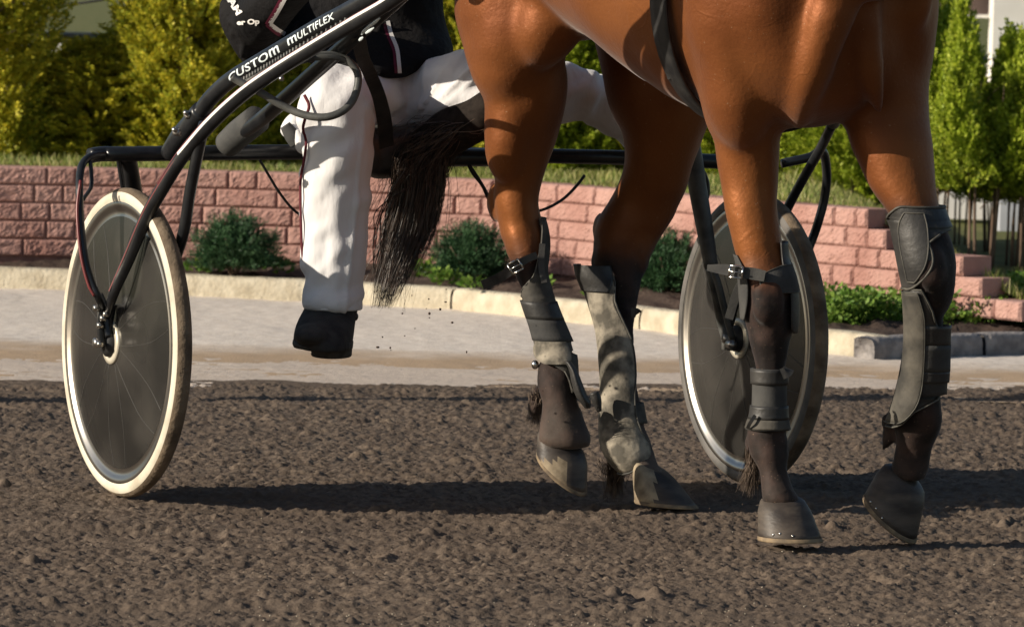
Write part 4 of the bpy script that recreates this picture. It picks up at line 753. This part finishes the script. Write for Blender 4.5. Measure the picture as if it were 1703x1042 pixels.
stripe_on(s2[5:13], .0155, .80, .24, M_wstripe, t2, 'white_stripe'); stripe_on(s2[4:13], .0155, 1.14, .10, M_rstripe, t2, 'red_stripe', .0004); stripe_on(s2[1:6], .0147, .85, .10, M_rstripe, t2, 'red_stripe', .0005)
# lettered shaft
s1 = [(330,192,12.36),(348,166,12.33),(372,142,12.29),(398,123,12.24),(425,107,12.19),(480,74,12.10),(530,44,12.01),(585,14,11.91),(640,-18,11.81),(700,-65,11.68),(735,-150,11.58),(755,-280,11.5)]
t1 = fr('lettered_shaft', s1, .0175, m=32, n=8)
sl_ = fr('shaft_sleeve', [(284,254,12.47),(300,228,12.42),(318,206,12.39),(336,184,12.35)], .0225, m=24); nb = MB()
for (x,y) in ((297,212),(316,184)): nb = MB(); c = P(x+2,y+12,12.37); d = nrm(P(x-14,y-3,12.33)-c); cyl(nb, tuple(c), tuple(c+d*.032), .005, 10); cyl(nb, tuple(c+d*.012), tuple(c+d*.020), .0095, 6); setp(nb.build('bolt', M_bolt), sl_)
def text_on(txt, pts, r, d0, d1, hgt, vmid, mt, par, name, skew=.25):
    cu = bpy.data.curves.new('t','FONT'); cu.body = txt; cu.offset = .018; cu.space_character = 1.06; cu.resolution_u = 3; to = bpy.data.objects.new('t', cu); C.objects.link(to)
    bpy.context.view_layer.update(); me = bpy.data.meshes.new_from_object(to.evaluated_get(bpy.context.evaluated_depsgraph_get())); bpy.data.objects.remove(to)
    bm_ = __import__('bmesh').new(); bm_.from_mesh(me); bm_.verts.ensure_lookup_table()
    __import__('bmesh').ops.triangulate(bm_, faces=bm_.faces); __import__('bmesh').ops.subdivide_edges(bm_, edges=[e for e in bm_.edges if e.calc_length() > .12], cuts=3, use_grid_fill=False); __import__('bmesh').ops.triangulate(bm_, faces=bm_.faces)
    co = np.array([v.co for v in bm_.verts]); F = [tuple(v.index for v in f.verts) for f in bm_.faces]
    bm_.verts.index_update(); F = [tuple(v.index for v in f.verts) for f in bm_.faces]; bm_.free()
    x0, x1, y0, y1 = co[:,0].min(), co[:,0].max(), co[:,1].min(), co[:,1].max()
    Q = cr([P(*p) for p in pts], 12); L_ = np.concatenate([[0],np.cumsum(np.linalg.norm(np.diff(Q,axis=0),axis=1))]); pr = np.array([ppx(q)[0] for q in Q])
    a, b = np.interp(d0, pr, L_), np.interp(d1, pr, L_); V = []
    for x,y,_ in co:
        yy = ((y-y0)/(y1-y0)-.5)*hgt; s = a+(x-x0)/(x1-x0)*(b-a)+yy*skew; p = np.array([np.interp(s,L_,Q[:,i]) for i in range(3)]); p2 = np.array([np.interp(s+.01,L_,Q[:,i]) for i in range(3)]); t = nrm(p2-p)
        v = nrm(CAM-p); v = nrm(v-t*v.dot(t)); u = nrm(np.cross(t,v)); u = u if u[2] > 0 else -u; an = (vmid+yy)/r
        V.append(p+(r+.0007)*(math.cos(an)*v+math.sin(an)*u))
    o = mesh(name, V, F, mt, None, False); setp(o, par); return o
M_let = mat('lettering', (.72,.80,.82), rough=.5)
text_on('CUSTO', s1, .0175, 391, 456, .0165, .0035, M_let, t1, 'lettering'); text_on('m', s1, .0175, 458, 474, .0160, .0035, M_let, t1, 'lettering'); text_on('m', s1, .0175, 489, 504, .0140, .0045, M_let, t1, 'lettering'); text_on('ULTIFLEX', s1, .0175, 506, 566, .0145, .0045, M_let, t1, 'lettering')
# notched plate between the two shafts
rk = MB(); tube(rk, [(402,140,12.16),(450,113,12.08),(500,83,12.0),(575,42,11.88)], .0045, m=8)
Q = cr([P(*p) for p in [(402,136,12.16),(450,108,12.08),(500,79,12.0),(575,36,11.88)]], 10)
for q in Q[::1]: c = q+UZ*.002; box(rk, c, (1,0,0), (0,1,0), UZ, (.003,.004,.006))
rko = adopt(rk.build('notched_rail', M_framew), sroot); nb = MB()
for (x,y) in ((403,138),(413,146),(468,131),(482,95)): nb = MB(); ell(nb, P(x,y,12.05), .006,.006,.006, n=6, m=8); setp(nb.build('bolt', M_bolt), rko)
# inner shaft with foam end and the knee strap
s3 = [(402,222,12.52),(440,194,12.42),(480,159,12.30),(520,123,12.19),(560,88,12.09),(600,52,12.0),(640,17,11.93),(668,-8,11.87),(720,-60,11.75),(760,-140,11.60),(785,-260,11.5)]
t3 = fr('inner_shaft', s3, [.016,.0165,.017,.017,.017,.017,.017,.017,.017,.017,.017], M_frame, m=24)
fo = MB(); tube(fo, [(378,240,12.58),(398,222,12.54),(428,198,12.49)], [.029,.031,.031], m=28, n=4); setp(fo.build('foam_sleeve', M_foam), t3)
sc = MB()
for (a,b) in (((601,58),(609,47)),((606,52),(620,38)),((616,44),(632,30)),((608,56),(622,46)),((597,68),(604,62))):
    pa, pb = P(a[0],a[1],11.968-(a[0]-600)*.0019), P(b[0],b[1],11.968-(b[0]-600)*.0019); tube(sc, [tuple(pa),tuple((pa+pb)/2),tuple(pb)], [.002,.0035,.0015], m=8, flat=.3, world=True)
setp(sc.build('white_mark', M_let), t3)
fr('stirrup_loop', [(386,128,12.05),(400,137,12.05),(430,152,12.05),(470,176,12.05),(505,191,12.04),(540,195,12.03),(568,186,12.03),(586,168,12.04),(595,142,12.05),(594,120,12.06),(580,102,12.06),(560,93,12.06),(535,92,12.05),(510,98,12.04)], .0082, M_framew, m=14)
st = MB(); Q = cr([(596,62,11.99,12),(603,95,12.12,11),(616,125,12.32,11),(630,160,12.42,11),(639,200,12.5,12),(643,245,12.6,12)], 6); R_ = []
for i,(x,y,D,w_) in enumerate(Q):
    a, b = P(x-w_,y+w_*.3,D), P(x+w_,y-w_*.3,D); e = np.array((0,.002,0)); R_.append([a+e,b+e,b-e,a-e])
rings(st, R_); adopt(st.build('strap', M_lea, smooth=False), sroot)
st = MB(); tube(st, [(500,104,12.04),(530,96,12.04),(565,97,12.05),(590,110,12.06)], [.004,.006,.006,.004], m=10, flat=.4); adopt(st.build('loop_tie', M_framew), sroot)
fr('foot_pad', [(474,208,12.62),(486,226,12.62),(494,240,12.62)], [.012,.017,.015], M_foam)
# far side fork: inner leg in front of the far wheel, outer fork behind it
RX, RY, RD = ppx(axR2)
fr('inner_leg', [(1148,225,12.94),(1153,262,12.97),(1160,310,12.98),(1172,380,12.98),(1183,445,12.98)], [.018,.021,.021,.019,.016], M_framew, m=22)
fr('inner_leg_lower', [(1182,445,12.98),(1190,480,12.98),(1200,530,RD),(1208,562,RD)], [.0135,.0125,.0125,.012], M_framew, m=18, flat=.7)
fr('rear_brace', [(1165,276,12.99),(1176,300,13.0),(1177,325,13.0),(1168,345,13.0)], .0045, m=10)
fr('inner_fork', [(1187,450,12.95),(1196,478,12.95),(1208,525,12.96),(1218,562,12.98)], .008, M_framew, m=12)
fr('fork_brace', [(1234,482,12.96),(1222,510,12.96),(1214,540,12.97)], .009, m=12)
br = MB(); cc = P(1211,570,RD-.01); box(br, cc, sh, sr, UZ, (.020,.006,.016)); o = adopt(br.build('axle_bracket', M_framew), sroot); nb = MB(); cyl(nb, tuple(P(1212,572,RD-.02)), tuple(P(1220,573,RD-.05)), .010, 8); setp(nb.build('axle_nut', M_bolt), o)
fr('outer_fork', [(1300,272,13.14),(1345,262,13.16),(1368,252,13.18),(1375,290,13.24),(1371,330,13.26),(1362,365,13.26),(1350,400,13.27),(1320,470,13.24),(1280,545,13.19),(1256,572,13.17)], .0105, m=16)
fr('fork_stay', [(1385,205,12.9),(1364,248,13.0),(1340,290,13.08),(1318,330,13.13),(1300,368,13.16),(1290,400,13.17),(1262,560,13.17)], .011, m=16)
fr('far_shaft', [(1385,205,12.9),(1420,140,12.75),(1480,60,12.5),(1560,-40,12.2),(1640,-130,11.8)], .0155, m=16)
# seat, cables
se = MB()
R_ = []
for (x,y,D,w_,h_) in cr([(607,252,12.80,.10,.020),(614,252,12.80,.15,.05),(640,254,12.82,.16,.056),(690,245,12.85,.16,.055),(735,235,12.9,.16,.05),(742,234,12.9,.12,.03)],4):
    c = P(x,y,D); R_.append([c+np.array((0,-w_*math.copysign(abs(math.cos(t))**.5,math.cos(t)),h_*math.copysign(abs(math.sin(t))**.5,math.sin(t)))) for t in np.linspace(0,2*math.pi,28,endpoint=False)])
rings(se, R_); adopt(se.build('seat', M_lea), sroot)
fr('seat_stay', [(660,262,12.75),(700,262,12.78),(830,262,12.86)], .02)
fr('cable', [(432,266,12.67),(446,290,12.69),(466,322,12.72),(492,352,12.75),(530,372,12.78)], .0030, M_rub, m=8)
fr('cable', [(972,292,12.97),(958,310,12.95),(935,332,12.92),(905,348,12.88),(870,356,12.84)], .0034, M_rub, m=8)
fr('cord', [(778,272,12.82),(788,288,12.82),(802,308,12.82),(813,330,12.84)], [.004,.0055,.004,.005], M_rub, m=8)
# ---------------------------------------------------------------- driver
M_tr = mat('white_trousers', (.69,.68,.68), (.75,.74,.74), rough=.75, scale=6, bump=.5, bscale=14, bdist=.02, detail=2, stretch=(1,1,.35), sheen=.2)
M_jk = mat('black_jacket', (.006,.006,.007), (.012,.011,.011), rough=.8, scale=5, bump=.9, bscale=8, bdist=.04, detail=3, spec=.15)
M_shoe = mat('black_suede', (.018,.018,.019), (.042,.040,.038), rough=.85, scale=30, bump=.4, bscale=130, bdist=.003)
M_skin = mat('skin', (.52,.30,.20), rough=.6)
M_hel = mat('helmet', (.03,.03,.035), rough=.25, spec=.6)
droot = empty('person', tuple(P(655,300,12.95)), 'seated driver in black jacket and white trousers, one leg hanging down', 'person')
tb = MB()
ell(tb, P(665,160,12.92), .125,.13,.085)
tube(tb, [(680,150,12.98),(640,158,12.85),(600,166,12.70),(560,168,12.58),(545,168,12.54)], [.095,.066,.066,.066,.056], m=24)
SHN = [(110,545,600,12.55,.03),(117,525,618,12.54,.05),(128,508,628,12.53,.065),(145,499,636,12.52,.075),(170,494,634,12.51,.08),(200,494,628,12.51,.08),(230,498,624,12.51,.08),(260,502,620,12.50,.08),(300,502,614,12.50,.078),(340,501,611,12.50,.076),(380,502,608,12.50,.074),(420,503,606,12.49,.072),(455,506,604,12.49,.07),(480,507,601,12.49,.068),(500,505,603,12.48,.07),(512,506,600,12.48,.069)]
rings(tb, rowloft(SHN, 5, 40))
tube(tb, [(660,150,12.94),(720,158,12.86),(790,146,12.79),(860,146,12.81),(930,152,12.86),(985,160,12.88),(1005,165,12.88)], [.10,.088,.084,.078,.070,.055,.03], m=26)
tube(tb, [(985,160,12.90),(1040,190,12.95),(1090,235,12.98),(1120,262,13.0)], [.06,.06,.055,.05], m=18)
ell(tb, P(484,208,12.66), .022,.03,.034, Matrix.Rotation(.5,3,'Y')); ell(tb, P(501,236,12.62), .020,.03,.034, Matrix.Rotation(-.4,3,'Y'))
# folds of cloth: ridges along the shin and rays out of the crotch
for (a,b,r) in (((690,190,12.80),(760,110,12.74),.010),((690,200,12.80),(790,130,12.70),.011),((700,205,12.80),(800,165,12.70),.010),((705,212,12.80),(800,195,12.72),.009),((680,195,12.83),(620,140,12.76),.012),((680,205,12.82),(640,175,12.76),.012),((675,215,12.82),(632,205,12.72),.010)):
    tube(tb, [a,((a[0]+b[0])/2,(a[1]+b[1])/2-4,(a[2]+b[2])/2-.008),b], [r*.4,r,r*.5], m=10)
tr = fuse(tb, 'trousers', M_tr, .007, 4); relax(tr, 3, lambda c: np.full(len(c), .5)); adopt(tr, droot)
co = np.array([v.co for v in tr.data.vertices]); no = np.array([v.normal for v in tr.data.vertices]); pp = np.array([ppx(c)[:2] for c in co])
sn = np.clip((pp[:,1]-150)/200,0,1)*(pp[:,0]<660); th_ = np.clip((pp[:,0]-640)/60,0,1)
d1 = (vnoise(pp[:,0]*.055+.6*vnoise(pp[:,1]*.008,pp[:,1]*0,5), pp[:,1]*.0022+3, 61))*.007*sn + np.exp(-((pp[:,0]-(603-.11*(pp[:,1]-230)))/3.5)**2)*.006*sn; u_ = pp[:,0]-690; v_ = pp[:,1]-205; an_ = np.arctan2(-v_, np.maximum(u_,1)); d2 = (1-np.abs(2*vnoise(an_*7+.3*vnoise(pp[:,0]*.02,pp[:,1]*.02,3), np.hypot(u_,v_)*.006, 62)-1))**2*.009*th_*np.exp(-np.maximum(u_,0)/260)
d3 = (vnoise(pp[:,0]*.03,pp[:,1]*.045+pp[:,0]*.02,63)-.5)*.013
co = co+no*(d1+d2+d3)[:,None]; tr.data.vertices.foreach_set('co', co.astype(np.float32).ravel()); tr.data.update()
rs = MB(); Q = cr([(506,158,12.45),(514,176,12.44),(508,196,12.43),(504,215,12.44),(509,236,12.45),(505,270,12.45),(500,300,12.46),(500,350,12.46),(502,410,12.46),(506,450,12.46)],5)
tube(rs, [tuple(q) for q in Q[::2]], [.0035]*len(Q[::2]), m=8, flat=.6); setp(rs.build('side_stripe', mat('maroon_piping',(.10,.012,.02),rough=.7)), tr)
cf = MB(); rings(cf, rowloft([(492,505,602,12.48,.069),(498,504,603,12.48,.071),(511,504,603,12.48,.071),(514,507,600,12.48,.068)],4,36)); setp(cf.build('cuff', M_tr), tr)
# shoe
shb = MB(); rings(shb, rowloft([(500,512,596,12.48,.06),(515,505,595,12.48,.065),(530,497,592,12.46,.085),(545,491,590,12.44,.10),(560,488,588,12.43,.112),(572,489,586,12.42,.115),(580,500,585,12.42,.112)],5,30))
ell(shb, P(518,556,12.36), .038,.09,.024); sho = fuse(shb, 'shoe', M_shoe, .005, 4); adopt(sho, droot)
sb = MB(); rings(sb, rowloft([(566,487,588,12.43,.118),(577,488,587,12.43,.12),(579,515,586,12.45,.10),(590,517,585,12.46,.09),(592,520,582,12.46,.085)],2,30)); setp(sb.build('sole', mat('shoe_sole', (.035,.034,.032), (.07,.067,.06), rough=.8, scale=40)), sho)
lp = MB(); ell(lp, P(590,526,12.46), .008,.012,.010, n=8, m=10); setp(lp.build('tab', M_lea), sho)
# jacket
jb = MB()
rings(jb, rowloft([(-330,540,680,13.08,.08),(-290,480,730,13.08,.11),(-200,465,745,13.06,.13),(-100,465,738,13.03,.13),(0,458,737,13.0,.13),(40,456,743,12.99,.135),(75,458,754,12.94,.16),(92,470,750,12.93,.19),(106,510,722,12.91,.20),(118,550,700,12.89,.19),(128,590,676,12.88,.17)],5,40))
ell(jb, P(626,98,12.80), .075,.05,.034, Matrix.Rotation(.1,3,'Y')); ell(jb, P(700,75,12.98), .065,.10,.04, Matrix.Rotation(.35,3,'Y'))
tube(jb, [(500,-250,13.02),(450,-140,12.98),(425,-40,12.93),(418,20,12.88),(425,40,12.82)], [.07,.070,.066,.064,.055], m=22)
tube(jb, [(425,45,12.82),(440,20,12.72),(480,-20,12.6),(540,-70,12.45),(600,-110,12.3)], [.058,.06,.052,.045,.038], m=22)
tube(jb, [(690,-250,13.05),(740,-140,12.98),(745,-60,12.9),(720,-90,12.75),(700,-130,12.55)], [.07,.064,.058,.05,.04], m=20)
rings(jb, rowloft([(0,366,440,12.86,.05),(30,364,455,12.85,.06),(55,372,455,12.84,.06),(80,386,452,12.84,.055),(98,398,440,12.84,.04),(106,406,425,12.84,.02)],5,24))
for (a,b,r) in (((375,40,12.79),(450,15,12.76),.010),((380,60,12.79),(430,30,12.77),.010),((400,100,12.80),(420,40,12.76),.009),((470,100,12.83),(500,30,12.84),.012),((600,110,12.83),(640,30,12.85),.012)):
    tube(jb, [a,((a[0]+b[0])/2,(a[1]+b[1])/2-5,(a[2]+b[2])/2-.008),b], [r*.4,r,r*.4], m=10)
jk = fuse(jb, 'jacket', M_jk, .007, 4); adopt(jk, droot)
def drape(o, pts, w_, mt, name, lift=.002, par=None):     # a tape laid on the surface seen from the front
    bpy.context.view_layer.update(); from mathutils.bvhtree import BVHTree
    bv = BVHTree.FromPolygons([v.co for v in o.data.vertices], [tuple(p.vertices) for p in o.data.polygons]); Q = cr(pts, 8); V = []
    for i in range(len(Q)):
        t = Q[min(i+1,len(Q)-1)]-Q[max(i-1,0)]; t /= np.linalg.norm(t); nx_, ny_ = -t[1], t[0]
        for k in (-1,-.33,.33,1):
            px, py = Q[i][0]+nx_*w_*k, Q[i][1]+ny_*w_*k; d = Vector(nrm(P(px,py,12)-CAM)); hit = bv.ray_cast(Vector(CAM), d)
            h = np.array(hit[0]) if hit[0] is not None and abs(hit[0].y-12.85) < .6 else P(px,py,12.85); V.append(h-np.array(d)*lift)
    q = mesh(name, V, grid_faces(len(Q),4,False), mt); setp(q, o); return q
M_mar = mat('maroon_trim', (.11,.01,.03), rough=.7); M_wt = mat('white_trim', (.72,.70,.68), rough=.7)
drape(jk, [(476,-6),(462,20),(449,40)], 3.5, M_wt, 'white_trim'); drape(jk, [(449,40),(462,50),(474,57)], 3.5, M_wt, 'white_trim')
drape(jk, [(471,-8),(457,18),(443,41)], 3, M_mar, 'maroon_trim'); drape(jk, [(443,41),(458,54),(468,60)], 3, M_mar, 'maroon_trim')
drape(jk, [(645,35),(650,55),(660,80),(663,100),(665,122)], 3.2, M_wt, 'white_trim'); drape(jk, [(639,40),(646,62),(655,84),(657,104),(659,122)], 2.5, M_mar, 'maroon_trim')
def flat_text(txt, px, py, hpx, wpx, ang, o, bold=.03):
    from mathutils.bvhtree import BVHTree
    cu = bpy.data.curves.new('t','FONT'); cu.body = txt; cu.offset = bold; cu.resolution_u = 3; to = bpy.data.objects.new('t', cu); C.objects.link(to); bpy.context.view_layer.update()
    me = bpy.data.meshes.new_from_object(to.evaluated_get(bpy.context.evaluated_depsgraph_get())); bpy.data.objects.remove(to); co = np.array([v.co for v in me.vertices])
    co = (co-co.min(0))/np.maximum(co.max(0)-co.min(0),1e-6); bv = BVHTree.FromPolygons([v.co for v in o.data.vertices], [tuple(p.vertices) for p in o.data.polygons])
    for v,(x,y,_) in zip(me.vertices, co):
        a, b = x*wpx, -y*hpx; qx, qy = px+a*math.cos(ang)-b*math.sin(ang), py+a*math.sin(ang)+b*math.cos(ang); d = Vector(nrm(P(qx,qy,12)-CAM)); hit = bv.ray_cast(Vector(CAM), d); h = hit[0] if hit[0] is not None else Vector(P(qx,qy,12.85)); v.co = h-d*.006
    me.materials.append(M_wt); q = bpy.data.objects.new('lettering', me); C.objects.link(q); setp(q, o)
flat_text('TAM', 371, -9, 12, 42, math.radians(58), jk, .05); flat_text('er Op', 394, 45, 12, 38, math.radians(-3), jk, .05)
# head, hands and helmet above the frame
hdm = MB(); ell(hdm, P(610,-430,13.02), .078,.095,.115); tube(hdm, [(640,60,12.99),(610,-120,13.04),(610,-280,13.06),(610,-340,13.06),(610,-400,13.04)], [.09,.09,.07,.055,.055], m=16)
tube(hdm, [(610,-230,13.06),(500,-230,13.02),(450,-140,12.98),(425,-40,12.93),(418,20,12.86),(440,20,12.74),(480,-20,12.6),(540,-70,12.45),(600,-112,12.28)], .028, m=12); tube(hdm, [(610,-230,13.06),(690,-230,13.05),(740,-140,12.98),(745,-60,12.9),(720,-90,12.75),(700,-134,12.52)], .028, m=12)
for (x,y,D) in ((600,-112,12.28),(700,-134,12.52)):
    ell(hdm, P(x,y,D), .035,.045,.028)
    for k in range(4): tube(hdm, [(x-18+12*k,y+2,D-.03),(x-18+12*k,y+10,D-.06),(x-18+12*k,y+26,D-.05),(x-16+12*k,y+28,D-.02)], [.010,.010,.009,.008], m=8)
    tube(hdm, [(x-24,y+4,D-.01),(x-26,y+14,D-.04),(x-14,y+16,D-.06)], [.012,.011,.009], m=8)
tube(hdm, [(610,-430,12.92),(610,-418,12.905)], [.012,.016], m=8)
adopt(fuse(hdm, 'body', M_skin, .006, 3), droot)
hm = MB(); ell(hm, P(610,-455,13.03), .10,.12,.10); adopt(hm.build('helmet', M_hel), droot)
# clods thrown up by the hooves
fc = MB(); g = np.random.default_rng(9)
for (px,py,s_) in [(685,491,2),(713,497,2),(741,502,3),(709,513,2),(732,514,3),(714,521,4),(714,528,2),(669,521,2),(752,536,3),(690,546,2),(673,558,2),(636,560,3),(628,577,4),(649,578,3),(776,585,3),(650,582,2),(742,481,2),(1005,770,2),(1180,845,2),(1235,838,3),(880,745,2),(862,770,2)]:
    c = P(px,py,12.3+g.uniform(-.15,.15)); ell(fc, c, .0008*s_*g.uniform(.7,1.3),.0008*s_,.0008*s_*g.uniform(.7,1.3), n=5, m=7)
tag(fc.build('flying_dirt', M_soil), 'crumbs of dark dirt thrown up in the air behind the hooves', 'dirt', kind='stuff')

g = np.random.default_rng(21)
gp = MB()
for k in range(150):
    c = G(g.uniform(-20,1720), 1046-abs(g.normal(0,26)) if k < 115 else g.uniform(860,1040), .006); s_ = g.uniform(.001,.0024); ell(gp, c, s_, s_*g.uniform(.8,1.3), s_*.8, n=4, m=6)
tag(gp.build('pebbles', mat('pale_pebbles', (.20,.165,.12), (.38,.33,.26), rough=.8, scale=60)), 'tiny pale pebbles scattered over the near edge of the track', 'pebbles', kind='stuff')
